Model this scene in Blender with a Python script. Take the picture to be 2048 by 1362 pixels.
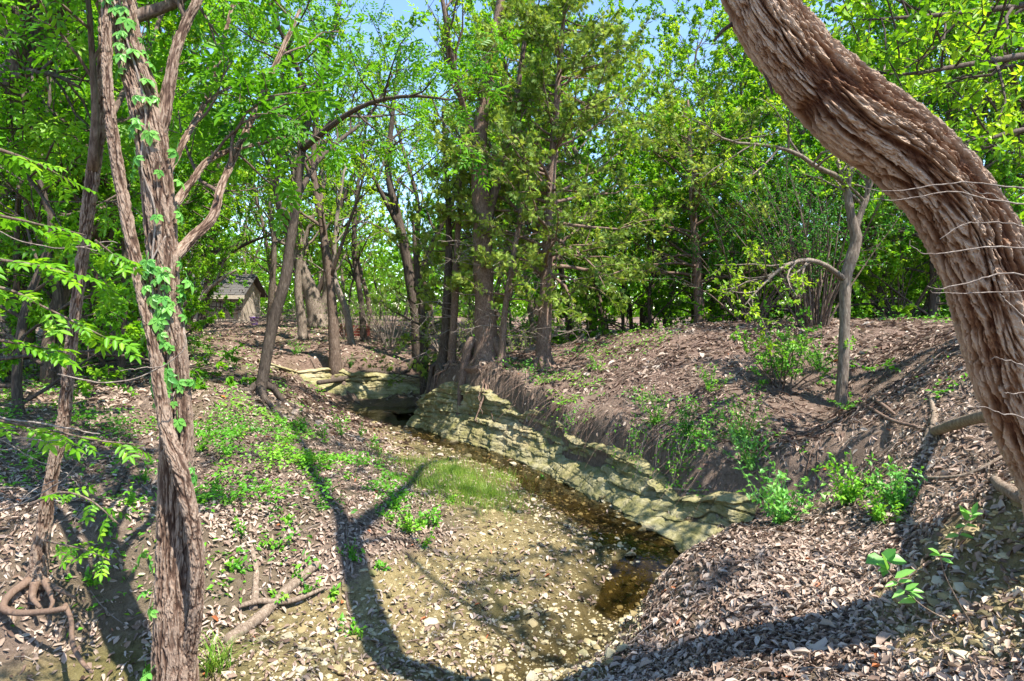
import bpy, math, random
import numpy as np
from math import radians as R

# ------------------------------------------------------------------ camera, sky, sun, exposure
sc = bpy.context.scene
for o in list(bpy.data.objects):
    bpy.data.objects.remove(o)
col = sc.collection
FPX = 1194.0            # focal length in pixels of a 2048 px wide frame
UC, VH = 1024.0, 620.0  # frame centre column, horizon row
cam = bpy.data.cameras.new("camera")
cam.sensor_width = 36.0
cam.lens = 36.0 * FPX / 2048.0
cam.shift_y = -(681.0 - VH) / 2048.0
cam.clip_start = 0.05
cam.clip_end = 600
camo = bpy.data.objects.new("camera", cam)
camo.location = (0, 0, 0)
camo.rotation_euler = (R(90), 0, 0)
col.objects.link(camo)
sc.camera = camo

SX, SY, SZ = -0.40, 0.36, -1.0          # the way sunlight travels
sl = math.sqrt(SX * SX + SY * SY + SZ * SZ)
SUN_EL = math.asin(-SZ / sl)
to_sun_az = math.atan2(-SX, -SY)        # measured from +Y towards +X
world = bpy.data.worlds.new("World")
sc.world = world
world.use_nodes = True
wn = world.node_tree
bg = wn.nodes.get("Background") or wn.nodes.new("ShaderNodeBackground")
sky = wn.nodes.new("ShaderNodeTexSky")
sky.sky_type = 'NISHITA'
sky.sun_disc = False
sky.sun_elevation = SUN_EL
sky.sun_rotation = to_sun_az
sky.air_density = 1.0
sky.dust_density = 0.0
sky.ozone_density = 4.0
bg.inputs["Strength"].default_value = 0.105
wn.links.new(sky.outputs[0], bg.inputs[0])
sun = bpy.data.lights.new("sun", 'SUN')
sun.energy = 3.3
sun.angle = R(0.55)
sun.color = (1.0, 0.95, 0.86)
suno = bpy.data.objects.new("sun", sun)
suno.rotation_euler = (math.acos(-SZ / sl), 0, math.atan2(-SX, SY) if False else 0)
col.objects.link(suno)
import mathutils
suno.rotation_euler = mathutils.Vector((SX, SY, SZ)).to_track_quat('-Z', 'Y').to_euler()
suno.location = (8, -8, 15)
sc.view_settings.view_transform = 'Standard'
sc.view_settings.look = 'None'
sc.view_settings.gamma = 1
sc.view_settings.use_curve_mapping = False
sc.view_settings.exposure = 1.95
sc.cycles.max_bounces = 10
sc.cycles.diffuse_bounces = 6
sc.cycles.transmission_bounces = 6
sc.cycles.transparent_max_bounces = 8
sc.cycles.caustics_reflective = False
sc.cycles.caustics_refractive = False
sc.cycles.sample_clamp_indirect = 4.0

rng = np.random.default_rng(11)

# ------------------------------------------------------------------ noise
def _hash(ix, iy, iz):
    h = (ix.astype(np.int64) * 374761393 + iy.astype(np.int64) * 668265263 + iz.astype(np.int64) * 2147483647)
    h = (h ^ (h >> 13)) * 1274126177
    h = h & 0x7fffffff
    h = (h ^ (h >> 16)) * 73244475
    return ((h >> 4) & 0xffff).astype(np.float64) / 65535.0

def vnoise(p):
    p = np.asarray(p, float)
    i = np.floor(p)
    f = p - i
    f = f * f * (3 - 2 * f)
    i = i.astype(np.int64)
    out = 0
    for dx in (0, 1):
        wx = f[:, 0] if dx else 1 - f[:, 0]
        for dy in (0, 1):
            wy = f[:, 1] if dy else 1 - f[:, 1]
            for dz in (0, 1):
                wz = f[:, 2] if dz else 1 - f[:, 2]
                out = out + wx * wy * wz * _hash(i[:, 0] + dx, i[:, 1] + dy, i[:, 2] + dz)
    return out

def fbm(p, o=4):
    p = np.asarray(p, float)
    a, s, t = 1.0, 0.0, 0.0
    for k in range(o):
        s = s + a * vnoise(p * (2.03 ** k) + 17.3 * k)
        t += a
        a *= 0.5
    return s / t

def n2(x, y, f, o=4, z=0.0):
    return fbm(np.stack([x * f, y * f, np.full_like(x, z)], 1), o)

def voro(u, v, wrap=None):
    """F1, F2-F1 and a cell id on an unwrapped surface; u wraps every `wrap` cells."""
    iu, iv = np.floor(u).astype(np.int64), np.floor(v).astype(np.int64)
    f1 = np.full(u.shape, 9.0); f2 = np.full(u.shape, 9.0); idc = np.zeros(u.shape)
    for du in (-1, 0, 1):
        for dv in (-1, 0, 1):
            cu, cv = iu + du, iv + dv
            hu = np.mod(cu, wrap) if wrap else cu
            jx = cu + 0.1 + 0.8 * _hash(hu, cv, np.zeros_like(cu) + 3)
            jy = cv + 0.1 + 0.8 * _hash(hu, cv, np.zeros_like(cu) + 7)
            d = np.hypot(u - jx, v - jy)
            cid = _hash(hu, cv, np.zeros_like(cu) + 11)
            new = d < f1
            f2 = np.where(new, f1, np.minimum(f2, d))
            idc = np.where(new, cid, idc)
            f1 = np.where(new, d, f1)
    return f1, f2 - f1, idc

def sstep(a, b, x):
    t = np.clip((x - a) / (b - a), 0, 1)
    return t * t * (3 - 2 * t)

def nrm(v):
    return v / np.maximum(np.linalg.norm(v, axis=-1, keepdims=True), 1e-9)

# ------------------------------------------------------------------ objects and meshes
def mesh_np(name, verts, polys, mats, attrs=None, smooth=True):
    """polys: list of (n,k) int arrays."""
    me = bpy.data.meshes.new(name)
    verts = np.asarray(verts, np.float32)
    me.vertices.add(len(verts))
    me.vertices.foreach_set("co", verts.ravel())
    polys = [np.asarray(p, np.int32) for p in polys if len(p)]
    loops = np.concatenate([p.ravel() for p in polys]) if polys else np.zeros(0, np.int32)
    sizes = np.concatenate([np.full(len(p), p.shape[1], np.int32) for p in polys]) if polys else np.zeros(0, np.int32)
    starts = np.concatenate([[0], np.cumsum(sizes)[:-1]]).astype(np.int32)
    me.loops.add(len(loops))
    me.loops.foreach_set("vertex_index", loops.astype(np.int32))
    me.polygons.add(len(sizes))
    me.polygons.foreach_set("loop_start", starts)
    me.polygons.foreach_set("loop_total", sizes)
    me.polygons.foreach_set("use_smooth", np.full(len(sizes), smooth))
    for k, a in (attrs or {}).items():
        at = me.attributes.new(k, 'FLOAT', 'POINT')
        at.data.foreach_set("value", np.asarray(a, np.float32))
    me.update(calc_edges=True)
    for m in (mats if isinstance(mats, (list, tuple)) else [mats]):
        me.materials.append(m)
    return me

class MB:
    def __init__(s):
        s.v, s.q, s.t, s.a, s.n = [], [], [], [], 0
    def add(s, v, q=None, t=None, tint=0.5):
        v = np.asarray(v, float)
        if q is not None and len(q): s.q.append(np.asarray(q) + s.n)
        if t is not None and len(t): s.t.append(np.asarray(t) + s.n)
        s.v.append(v)
        s.a.append(np.broadcast_to(np.asarray(tint, float), (len(v),)))
        s.n += len(v)
    def mesh(s, name, mat, smooth=True, origin=None):
        v = np.concatenate(s.v) if s.v else np.zeros((0, 3))
        if origin is not None: v = v - np.asarray(origin)
        p = []
        if s.q: p.append(np.concatenate(s.q))
        if s.t: p.append(np.concatenate(s.t))
        return mesh_np(name, v, p, mat, {"tint": np.concatenate(s.a)} if s.a else None, smooth)

def link(name, me, parent=None, loc=(0, 0, 0), rot=(0, 0, 0), scale=1.0, kind=None):
    o = bpy.data.objects.new(name, me)
    o.location = loc
    o.rotation_euler = rot
    o.scale = (scale,) * 3 if np.isscalar(scale) else scale
    if parent: o.parent = parent
    if kind: o["kind"] = kind
    col.objects.link(o)
    return o

def tag(o, label, cat, group=None):
    o["label"] = label
    o["category"] = cat
    if group: o["group"] = group
    return o

def thing(name, label, cat, loc=(0, 0, 0), group=None):
    o = bpy.data.objects.new(name, None)
    o.empty_display_size = 0.2
    o.location = loc
    col.objects.link(o)
    return tag(o, label, cat, group)

def copy_tree(root, loc, rotz, scale, label, group):
    r = root.copy()
    col.objects.link(r)
    r.location = loc
    r.rotation_euler = (0, 0, rotz)
    r.scale = (scale,) * 3
    r["label"] = label
    r["group"] = group
    for ch in root.children:
        c = ch.copy()
        col.objects.link(c)
        c.parent = r
    return r

def P(u, v, d):
    return np.array([(u - UC) / FPX * d, d, (VH - v) / FPX * d])

# ------------------------------------------------------------------ materials
def new_mat(name):
    m = bpy.data.materials.new(name)
    m.use_nodes = True
    nt = m.node_tree
    b = nt.nodes["Principled BSDF"]
    return m, nt, b

def nd(nt, t, **kw):
    n = nt.nodes.new(t)
    for k, v in kw.items(): setattr(n, k, v)
    return n

def ramp(nt, src, stops):
    r = nd(nt, "ShaderNodeValToRGB")
    e = r.color_ramp.elements
    while len(e) < len(stops): e.new(0.5)
    for x, (p, c) in zip(e, stops):
        x.position = p
        x.color = (*c, 1) if len(c) == 3 else c
    nt.links.new(src, r.inputs[0])
    return r.outputs[0]

def noise(nt, scale, detail=4, rough=0.6, vec=None, dist=0.0):
    n = nd(nt, "ShaderNodeTexNoise")
    n.inputs["Scale"].default_value = scale
    n.inputs["Detail"].default_value = detail
    n.inputs["Roughness"].default_value = rough
    n.inputs["Distortion"].default_value = dist
    if vec is not None: nt.links.new(vec, n.inputs["Vector"])
    return n.outputs["Fac"]

def attr(nt, name):
    return nd(nt, "ShaderNodeAttribute", attribute_name=name).outputs["Fac"]

def mixc(nt, f, a, b, mode='MIX'):
    m = nd(nt, "ShaderNodeMix", data_type='RGBA', blend_type=mode)
    for s, i in ((f, 0), (a, 6), (b, 7)):
        if hasattr(s, "links"): nt.links.new(s, m.inputs[i])
        elif i == 0: m.inputs[0].default_value = s
        else: m.inputs[i].default_value = (*s, 1)
    return m.outputs[2]

def math_(nt, op, a, b=None, clamp=False):
    m = nd(nt, "ShaderNodeMath", operation=op, use_clamp=clamp)
    for i, s in enumerate((a, b)):
        if s is None: continue
        if hasattr(s, "links"): nt.links.new(s, m.inputs[i])
        else: m.inputs[i].default_value = s
    return m.outputs[0]

def bump(nt, b, h, strength=0.5, dist=0.02):
    n = nd(nt, "ShaderNodeBump")
    n.inputs["Strength"].default_value = strength
    n.inputs["Distance"].default_value = dist
    nt.links.new(h, n.inputs["Height"])
    nt.links.new(n.outputs[0], b.inputs["Normal"])

def leaf_mat(name, c0, c1, c2, trans=0.5, rough=0.45, tr_gain=1.3):
    m, nt, b = new_mat(name)
    oi = nd(nt, "ShaderNodeObjectInfo")
    t = math_(nt, 'ADD', attr(nt, "tint"), math_(nt, 'MULTIPLY', math_(nt, 'SUBTRACT', oi.outputs["Random"], 0.5), 0.38), True)
    c = ramp(nt, t, [(0.0, c0), (0.5, c1), (1.0, c2)])
    nt.links.new(c, b.inputs["Base Color"])
    b.inputs["Roughness"].default_value = rough
    b.inputs["Specular IOR Level"].default_value = 0.35
    tr = nd(nt, "ShaderNodeBsdfTranslucent")
    g = mixc(nt, 1.0, c, (tr_gain * 1.1, tr_gain, tr_gain * 0.55), 'MULTIPLY')
    nt.links.new(g, tr.inputs[0])
    mx = nd(nt, "ShaderNodeMixShader")
    mx.inputs[0].default_value = trans
    nt.links.new(b.outputs[0], mx.inputs[1])
    nt.links.new(tr.outputs[0], mx.inputs[2])
    nt.links.new(mx.outputs[0], nt.nodes["Material Output"].inputs[0])
    return m

M_ASH = leaf_mat("ash_leaf", (0.050, 0.18, 0.008), (0.135, 0.36, 0.014), (0.30, 0.52, 0.025))
M_ELM = leaf_mat("elm_leaf", (0.060, 0.19, 0.008), (0.175, 0.38, 0.014), (0.38, 0.55, 0.030))
M_DARK = leaf_mat("shrub_leaf", (0.022, 0.12, 0.016), (0.055, 0.22, 0.024), (0.14, 0.36, 0.030))
M_CEDAR = leaf_mat("cedar_leaf", (0.07, 0.14, 0.020), (0.23, 0.34, 0.045), (0.40, 0.49, 0.085), trans=0.4, rough=0.6)
M_CREEP = leaf_mat("creeper_leaf", (0.08, 0.27, 0.05), (0.14, 0.38, 0.06), (0.24, 0.48, 0.10), trans=0.35, rough=0.4)
M_HERB = leaf_mat("herb_leaf", (0.05, 0.20, 0.014), (0.12, 0.36, 0.022), (0.27, 0.52, 0.045), trans=0.4)
M_GRASS = leaf_mat("grass_blade", (0.09, 0.21, 0.02), (0.17, 0.33, 0.035), (0.36, 0.42, 0.09), trans=0.4)
M_IRIS = leaf_mat("iris_blade", (0.03, 0.13, 0.05), (0.05, 0.20, 0.08), (0.08, 0.26, 0.10), trans=0.3)

def dry_mat(name, stops, trans=0.15):
    m, nt, b = new_mat(name)
    c = ramp(nt, attr(nt, "tint"), stops)
    nt.links.new(c, b.inputs["Base Color"])
    b.inputs["Roughness"].default_value = 0.7
    b.inputs["Specular IOR Level"].default_value = 0.25
    tr = nd(nt, "ShaderNodeBsdfTranslucent")
    nt.links.new(c, tr.inputs[0])
    mx = nd(nt, "ShaderNodeMixShader")
    mx.inputs[0].default_value = trans
    nt.links.new(b.outputs[0], mx.inputs[1])
    nt.links.new(tr.outputs[0], mx.inputs[2])
    nt.links.new(mx.outputs[0], nt.nodes["Material Output"].inputs[0])
    return m

M_LITTER = dry_mat("dry_leaf", [(0.0, (0.085, 0.050, 0.036)), (0.25, (0.185, 0.120, 0.085)), (0.6, (0.32, 0.238, 0.180)),
                                (0.9, (0.52, 0.43, 0.35)), (1.0, (0.36, 0.12, 0.045))])
M_STRAW = dry_mat("straw", [(0.0, (0.12, 0.072, 0.052)), (0.5, (0.26, 0.175, 0.135)), (1.0, (0.46, 0.36, 0.29))], 0.05)

def bark_mat(name, deep, mid, top, scale=1.0, use_plate=False, bstr=0.6):
    m, nt, b = new_mat(name)
    tc = nd(nt, "ShaderNodeTexCoord").outputs["Object"]
    mp = nd(nt, "ShaderNodeMapping")
    mp.inputs["Scale"].default_value = (scale, scale, scale * 0.22)
    nt.links.new(tc, mp.inputs[0])
    n1 = noise(nt, 26, 6, 0.65, mp.outputs[0], 0.8)
    n2_ = noise(nt, 3.0, 4, 0.6, tc)
    if use_plate:
        f = math_(nt, 'ADD', math_(nt, 'MULTIPLY', attr(nt, "tint"), 0.75), math_(nt, 'MULTIPLY', n1, 0.45))
        f = math_(nt, 'SUBTRACT', f, 0.12, True)
        c = ramp(nt, f, [(0.1, deep), (0.42, mid), (0.85, top)])
    else:
        c = ramp(nt, n1, [(0.30, deep), (0.5, mid), (0.72, top)])
    c = mixc(nt, 0.65, c, ramp(nt, n2_, [(0.3, (0.62, 0.58, 0.55)), (0.7, (1.15, 1.12, 1.05))]), 'MULTIPLY')
    nt.links.new(c, b.inputs["Base Color"])
    b.inputs["Roughness"].default_value = 0.85
    b.inputs["Specular IOR Level"].default_value = 0.2
    bump(nt, b, n1, bstr, 0.02)
    return m

M_BARK_BIG = bark_mat("elm_bark", (0.070, 0.025, 0.012), (0.20, 0.105, 0.058), (0.41, 0.30, 0.22), 1.6, True, 0.5)
M_BARK_MAIN = bark_mat("ash_bark", (0.050, 0.027, 0.018), (0.155, 0.098, 0.070), (0.32, 0.24, 0.185), 2.0, True, 0.5)
M_BARK = bark_mat("brown_bark", (0.055, 0.035, 0.026), (0.14, 0.10, 0.078), (0.27, 0.21, 0.17), 1.4)
M_BARK_DK = bark_mat("dark_bark", (0.035, 0.025, 0.020), (0.085, 0.065, 0.052), (0.17, 0.135, 0.11), 1.4)
M_BARK_GREY = bark_mat("grey_bark", (0.07, 0.052, 0.042), (0.19, 0.15, 0.12), (0.36, 0.31, 0.26), 1.6)
M_BARK_CEDAR = bark_mat("cedar_bark", (0.055, 0.033, 0.024), (0.19, 0.125, 0.095), (0.40, 0.30, 0.25), 3.0)
M_DEAD = bark_mat("dead_wood", (0.10, 0.070, 0.050), (0.24, 0.18, 0.135), (0.42, 0.35, 0.28), 2.0)
M_TWIG = bark_mat("grey_twig", (0.12, 0.09, 0.075), (0.25, 0.205, 0.175), (0.42, 0.365, 0.32), 2.0)

# ground: soil / gravel / rock masks are vertex attributes
def ground_mat():
    m, nt, b = new_mat("ground")
    tc = nd(nt, "ShaderNodeTexCoord").outputs["Object"]
    n1 = noise(nt, 1.3, 6, 0.65, tc)
    n2_ = noise(nt, 14, 6, 0.7, tc, 0.4)
    n3 = noise(nt, 70, 4, 0.7, tc)
    soil = ramp(nt, n2_, [(0.25, (0.070, 0.047, 0.034)), (0.5, (0.21, 0.152, 0.120)), (0.75, (0.39, 0.305, 0.25))])
    soil = mixc(nt, math_(nt, 'MULTIPLY', n3, 0.6), soil, (0.28, 0.21, 0.16))
    grav = ramp(nt, n2_, [(0.25, (0.10, 0.078, 0.030)), (0.5, (0.33, 0.265, 0.115)), (0.75, (0.54, 0.45, 0.25))])
    grav = mixc(nt, math_(nt, 'MULTIPLY', n3, 0.5), grav, (0.30, 0.235, 0.13))
    c = mixc(nt, attr(nt, "gravel"), soil, grav)
    red = ramp(nt, n2_, [(0.25, (0.10, 0.060, 0.044)), (0.6, (0.27, 0.185, 0.150)), (0.8, (0.44, 0.34, 0.29))])
    c = mixc(nt, attr(nt, "red"), c, red)
    moss = ramp(nt, n3, [(0.3, (0.055, 0.060, 0.015)), (0.7, (0.16, 0.155, 0.035))])
    c = mixc(nt, attr(nt, "moss"), c, moss)
    n4 = noise(nt, 240, 3, 0.7, tc)
    c = mixc(nt, 0.75, c, ramp(nt, n4, [(0.3, (0.5, 0.48, 0.46)), (0.7, (1.35, 1.32, 1.28))]), 'MULTIPLY')
    dry = mixc(nt, 0.5, c, ramp(nt, n1, [(0.3, (0.7, 0.68, 0.66)), (0.7, (1.2, 1.15, 1.1))]), 'MULTIPLY')
    wet = attr(nt, "wet")
    c = mixc(nt, wet, dry, mixc(nt, 1.0, dry, (0.34, 0.32, 0.24), 'MULTIPLY'))
    nt.links.new(c, b.inputs["Base Color"])
    rg = math_(nt, 'SUBTRACT', 0.9, math_(nt, 'MULTIPLY', wet, 0.5))
    nt.links.new(rg, b.inputs["Roughness"])
    b.inputs["Specular IOR Level"].default_value = 0.25
    bump(nt, b, math_(nt, 'ADD', n2_, math_(nt, 'ADD', math_(nt, 'MULTIPLY', n3, 0.6), math_(nt, 'MULTIPLY', n4, 0.25))), 1.0, 0.05)
    return m
M_GROUND = ground_mat()

def rock_mat():
    m, nt, b = new_mat("limestone_ledge")
    tc = nd(nt, "ShaderNodeTexCoord").outputs["Object"]
    mp = nd(nt, "ShaderNodeMapping")
    mp.inputs["Scale"].default_value = (1, 1, 1.7)
    nt.links.new(tc, mp.inputs[0])
    n1 = noise(nt, 5, 7, 0.7, mp.outputs[0], 0.6)
    n2_ = noise(nt, 1.4, 5, 0.65, tc, 0.5)
    n3 = noise(nt, 45, 4, 0.7, tc)
    c = ramp(nt, n1, [(0.25, (0.15, 0.118, 0.06)), (0.42, (0.30, 0.25, 0.135)), (0.62, (0.44, 0.39, 0.25)), (0.8, (0.60, 0.55, 0.42))])
    och = ramp(nt, n3, [(0.3, (0.24, 0.18, 0.08)), (0.7, (0.40, 0.325, 0.17))])
    c = mixc(nt, ramp(nt, n2_, [(0.42, (0, 0, 0)), (0.62, (0.95, 0.95, 0.95))]), c, och)
    moss = ramp(nt, n3, [(0.3, (0.070, 0.072, 0.016)), (0.7, (0.21, 0.195, 0.048))])
    mf = math_(nt, 'MULTIPLY', attr(nt, "tint"), ramp(nt, n1, [(0.3, (1, 1, 1)), (0.62, (0.35, 0.35, 0.35))]), True)
    c = mixc(nt, mf, c, moss)
    c = mixc(nt, ramp(nt, n3, [(0.56, (0, 0, 0)), (0.72, (0.7, 0.7, 0.7))]), c, (0.10, 0.085, 0.045))
    nt.links.new(c, b.inputs["Base Color"])
    b.inputs["Roughness"].default_value = 0.85
    bump(nt, b, math_(nt, 'ADD', n1, math_(nt, 'MULTIPLY', n3, 0.4)), 0.8, 0.03)
    return m
M_ROCK = rock_mat()

def stone_mat():
    m, nt, b = new_mat("creek_stone")
    tc = nd(nt, "ShaderNodeTexCoord").outputs["Object"]
    oi = nd(nt, "ShaderNodeObjectInfo").outputs["Random"]
    t = math_(nt, 'FRACT', math_(nt, 'ADD', attr(nt, "tint"), oi))
    c = ramp(nt, t, [(0.0, (0.09, 0.075, 0.035)), (0.3, (0.26, 0.20, 0.09)), (0.6, (0.36, 0.30, 0.18)), (0.85, (0.50, 0.44, 0.32)), (1.0, (0.20, 0.18, 0.05))])
    n3 = noise(nt, 30, 4, 0.7, tc)
    c = mixc(nt, 0.6, c, ramp(nt, n3, [(0.3, (0.6, 0.57, 0.5)), (0.7, (1.2, 1.17, 1.1))]), 'MULTIPLY')
    nt.links.new(c, b.inputs["Base Color"])
    b.inputs["Roughness"].default_value = 0.75
    bump(nt, b, n3, 0.4, 0.01)
    return m
M_STONE = stone_mat()

def flat_mat(name, c0, c1, scale=8, rough=0.8, stretch=(1, 1, 1)):
    m, nt, b = new_mat(name)
    tc = nd(nt, "ShaderNodeTexCoord").outputs["Object"]
    mp = nd(nt, "ShaderNodeMapping")
    mp.inputs["Scale"].default_value = stretch
    nt.links.new(tc, mp.inputs[0])
    n1 = noise(nt, scale, 5, 0.65, mp.outputs[0])
    nt.links.new(ramp(nt, n1, [(0.3, c0), (0.7, c1)]), b.inputs["Base Color"])
    b.inputs["Roughness"].default_value = rough
    bump(nt, b, n1, 0.3, 0.01)
    return m

def water_mat():
    m, nt, b = new_mat("creek_water")
    tc = nd(nt, "ShaderNodeTexCoord").outputs["Object"]
    bn = nd(nt, "ShaderNodeBump")
    bn.inputs["Strength"].default_value = 0.25
    bn.inputs["Distance"].default_value = 0.02
    nt.links.new(noise(nt, 7, 3, 0.5, tc), bn.inputs["Height"])
    gl = nd(nt, "ShaderNodeBsdfGlossy")
    gl.inputs["Roughness"].default_value = 0.04
    nt.links.new(bn.outputs[0], gl.inputs["Normal"])
    tr = nd(nt, "ShaderNodeBsdfTransparent")
    tr.inputs[0].default_value = (0.62, 0.57, 0.43, 1)
    fr_ = nd(nt, "ShaderNodeFresnel")
    fr_.inputs["IOR"].default_value = 1.33
    nt.links.new(bn.outputs[0], fr_.inputs["Normal"])
    mx = nd(nt, "ShaderNodeMixShader")
    nt.links.new(fr_.outputs[0], mx.inputs[0])
    nt.links.new(tr.outputs[0], mx.inputs[1])
    nt.links.new(gl.outputs[0], mx.inputs[2])
    nt.links.new(mx.outputs[0], nt.nodes["Material Output"].inputs[0])
    return m
M_WATER = water_mat()

# ------------------------------------------------------------------ terrain: two smooth sheets joined across rock steps
LOW = [  # creek bed, left bank and the leaf mound: (u, v, depth)
    (900, 1362, 4.2), (1100, 1330, 4.35), (1200, 1300, 4.5), (700, 1340, 4.25), (1000, 1150, 5.8), (1150, 1120, 6.2), (1100, 1050, 7.15),
    (1000, 980, 8.5), (1080, 950, 9.3), (930, 960, 8.5), (900, 900, 10.9), (800, 850, 13.1), (720, 832, 14.2), (690, 820, 15.0), (780, 815, 15.2),
    (820, 935, 8.9), (690, 1080, 5.6), (780, 1130, 5.6), (610, 900, 8.0), (740, 900, 9.8), (660, 860, 10.6), (700, 866, 11.0), (520, 790, 10.0), (600, 805, 12.0),
    (620, 780, 14.0), (420, 850, 8.0), (400, 1000, 5.8), (520, 1010, 5.7), (500, 1150, 4.9), (600, 1240, 4.75), (480, 1290, 4.2), (400, 1362, 3.9), (200, 1000, 5.3), (75, 1150, 4.3),
    (30, 1230, 4.15), (50, 1340, 3.95), (200, 1220, 4.4), (250, 1120, 4.6), (0, 1000, 5.2), (0, 850, 7.0), (200, 850, 7.5), (150, 750, 11.0), (0, 700, 14.0), (400, 700, 16.0),
    (500, 720, 14.5), (540, 740, 15.5), (455, 651, 31.0), (600, 656, 23.0), (660, 668, 19.0), (605, 672, 20.0), (300, 670, 20.0), (0, 670, 24.0),
    (1320, 1110, 6.15), (1210, 1300, 4.5), 
    (1250, 1275, 4.4), (1290, 1210, 4.75), (1335, 1140, 5.0), (1240, 1270, 4.75), (1330, 1140, 5.75), (1420, 1076, 6.55), (1390, 1120, 5.9), (1470, 1085, 5.9), (1530, 1050, 6.0), (1330, 1180, 5.25), (1600, 1045, 5.75), (1405, 1095, 5.05), (1500, 1060, 5.05), (1620, 1055, 4.9), (1400, 1200, 4.25), (1350, 1330, 3.75),
    (1500, 1362, 3.2), (1800, 1260, 3.2), (1650, 1180, 3.9), (2040, 1362, 2.5), (1900, 1010, 4.2), (2040, 930, 3.6), (1700, 1005, 5.1), (1850, 1120, 3.6),
    (1850, 850, 5.4), (2250, 900, 3.6), (1950, 830, 5.0)]
UPP = [  # above the ledge on the far side
    (1900, 1010, 4.2), (2040, 930, 3.6), (1700, 1000, 5.2), (1620, 1030, 5.1), (1850, 850, 5.4), (2250, 900, 3.6), (1950, 830, 5.0), (1500, 985, 6.1), (1560, 930, 6.6), (1590, 1000, 5.7),
    (1640, 850, 7.3), (1690, 795, 8.0), (1800, 780, 6.6), (1900, 690, 7.4), (1900, 641, 11.5), (1700, 652, 10.8), (1500, 648, 12.0), (1300, 665, 12.6), (1150, 692, 13.6), (1085, 735, 12.6),
    (970, 746, 11.95), (880, 752, 13.5), (835, 775, 13.9), (1020, 770, 11.3), (1100, 800, 10.4), (1180, 822, 9.6), (1250, 850, 8.75), (1350, 890, 7.8), (1430, 935, 7.1),
    (1250, 780, 9.7), (1400, 800, 8.6), (1500, 820, 7.9), (1350, 710, 10.7), (1550, 720, 9.4), (1200, 725, 11.5), (2300, 650, 10), (1000, 715, 13.6)]
FAR = [(600, 728, 16.4), (670, 722, 16.7), (760, 728, 17.0), (850, 735, 17.2), (700, 697, 18.2), (850, 705, 19.0), (950, 690, 21.0), (1100, 670, 23.0), (600, 664, 22.0), (640, 655, 24.0), (500, 690, 19)]
def w3(L): return np.array([P(*t) for t in L])
lowp = np.vstack([w3(LOW), [[0, 0, -1.75], [-2, 0, -2.2], [2, 1, -1.6], [0, 2.2, -2.25], [-2, 2.6, -2.5], [-4, 3, -2.3], [1.6, 2.6, -1.95], [-8, 4, -1.6], [-12, 12, -1.0], [5, 1, -1.2],
                            [0, -12, -1.4], [-14, -8, -1.6], [12, -8, -0.6], [-5, 50, -.6], [-40, 40, -.5], [30, 50, -.6], [-60, 0, -.8], [60, 0, -.5], [0, 100, -.6], [0, -60, -1.2], [-80, 90, -.5], [80, 90, -.5],
                            [1.3, 5.8, -2.70], [.98, 5.3, -2.68], [1.65, 6.15, -2.68], [2.15, 6.05, -2.62], [.72, 4.75, -2.64], [-3.6, 16.35, -2.42], [-4.7, 16.0, -2.36], [-2.2, 16.5, -2.42], [2, 15.6, -2.4], [6, 16.6, -2.3], [-3.2, 16.2, -2.35], [0, 15.9, -2.4]]])
upp = np.vstack([w3(UPP), [[3, 16, -1.0], [10, 17, -.35], [20, 16, -.2], [14, 6, .3], [40, 20, -.2], [12, -6, -.3], [60, 40, -.4], [5, 1, -1.2]]])
farp = np.vstack([w3(FAR), [[-5, 50, -.6], [30, 50, -.6], [10, 19, -1.2], [20, 19, -1.0], [40, 22, -.8], [-40, 40, -.5], [0, 100, -.6], [80, 90, -.5], [-80, 90, -.5], [0, 30, -.9]]])

class RBF:
    def __init__(s, p, c=0.5, lam=0.004):
        s.p, s.c = p, c
        n = len(p)
        A = np.zeros((n + 3, n + 3))
        A[:n, :n] = s.k(p[:, :2], p[:, :2]) + lam * np.eye(n)
        A[:n, n:] = np.c_[np.ones(n), p[:, :2]]
        A[n:, :n] = A[:n, n:].T
        s.w = np.linalg.solve(A, np.r_[p[:, 2], 0, 0, 0])
    def k(s, a, b):
        d2 = ((a[:, None, :] - b[None, :, :]) ** 2).sum(2)
        return -np.sqrt(d2 + s.c ** 2)
    def __call__(s, x, y):
        q = np.stack([x, y], 1)
        n = len(s.p)
        out = np.empty(len(q))
        for i in range(0, len(q), 60000):
            b = q[i:i + 60000]
            out[i:i + 60000] = s.k(b, s.p[:, :2]) @ s.w[:n] + s.w[n] + b @ s.w[n + 1:]
        return out
fL, fU, fF = RBF(lowp), RBF(upp), RBF(farp)

LEDGE = np.array([(3.0, 5.75), (2.45, 6.2), (1.86, 6.85), (1.11, 8.5), (.31, 10.15), (-.55, 11.6), (-1.4, 12.5), (-2.25, 13.5), (-2.2, 14.3), (-1.4, 14.8), (0, 15.1), (3, 15.5), (8, 16), (45, 18)])
UPOLY = np.vstack([LEDGE, [(45, -20), (6, -20), (4.3, 3.0), (3.4, 5.2)]])
FARL = np.array([(-6.6, 15.6), (-5.4, 16.3), (-3.6, 16.6), (-2.0, 16.75), (1, 17.1), (6, 17.8), (45, 20)])
FPOLY = np.vstack([FARL, [(60, 140), (-60, 140), (-30, 40), (-9, 18)]])

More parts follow.
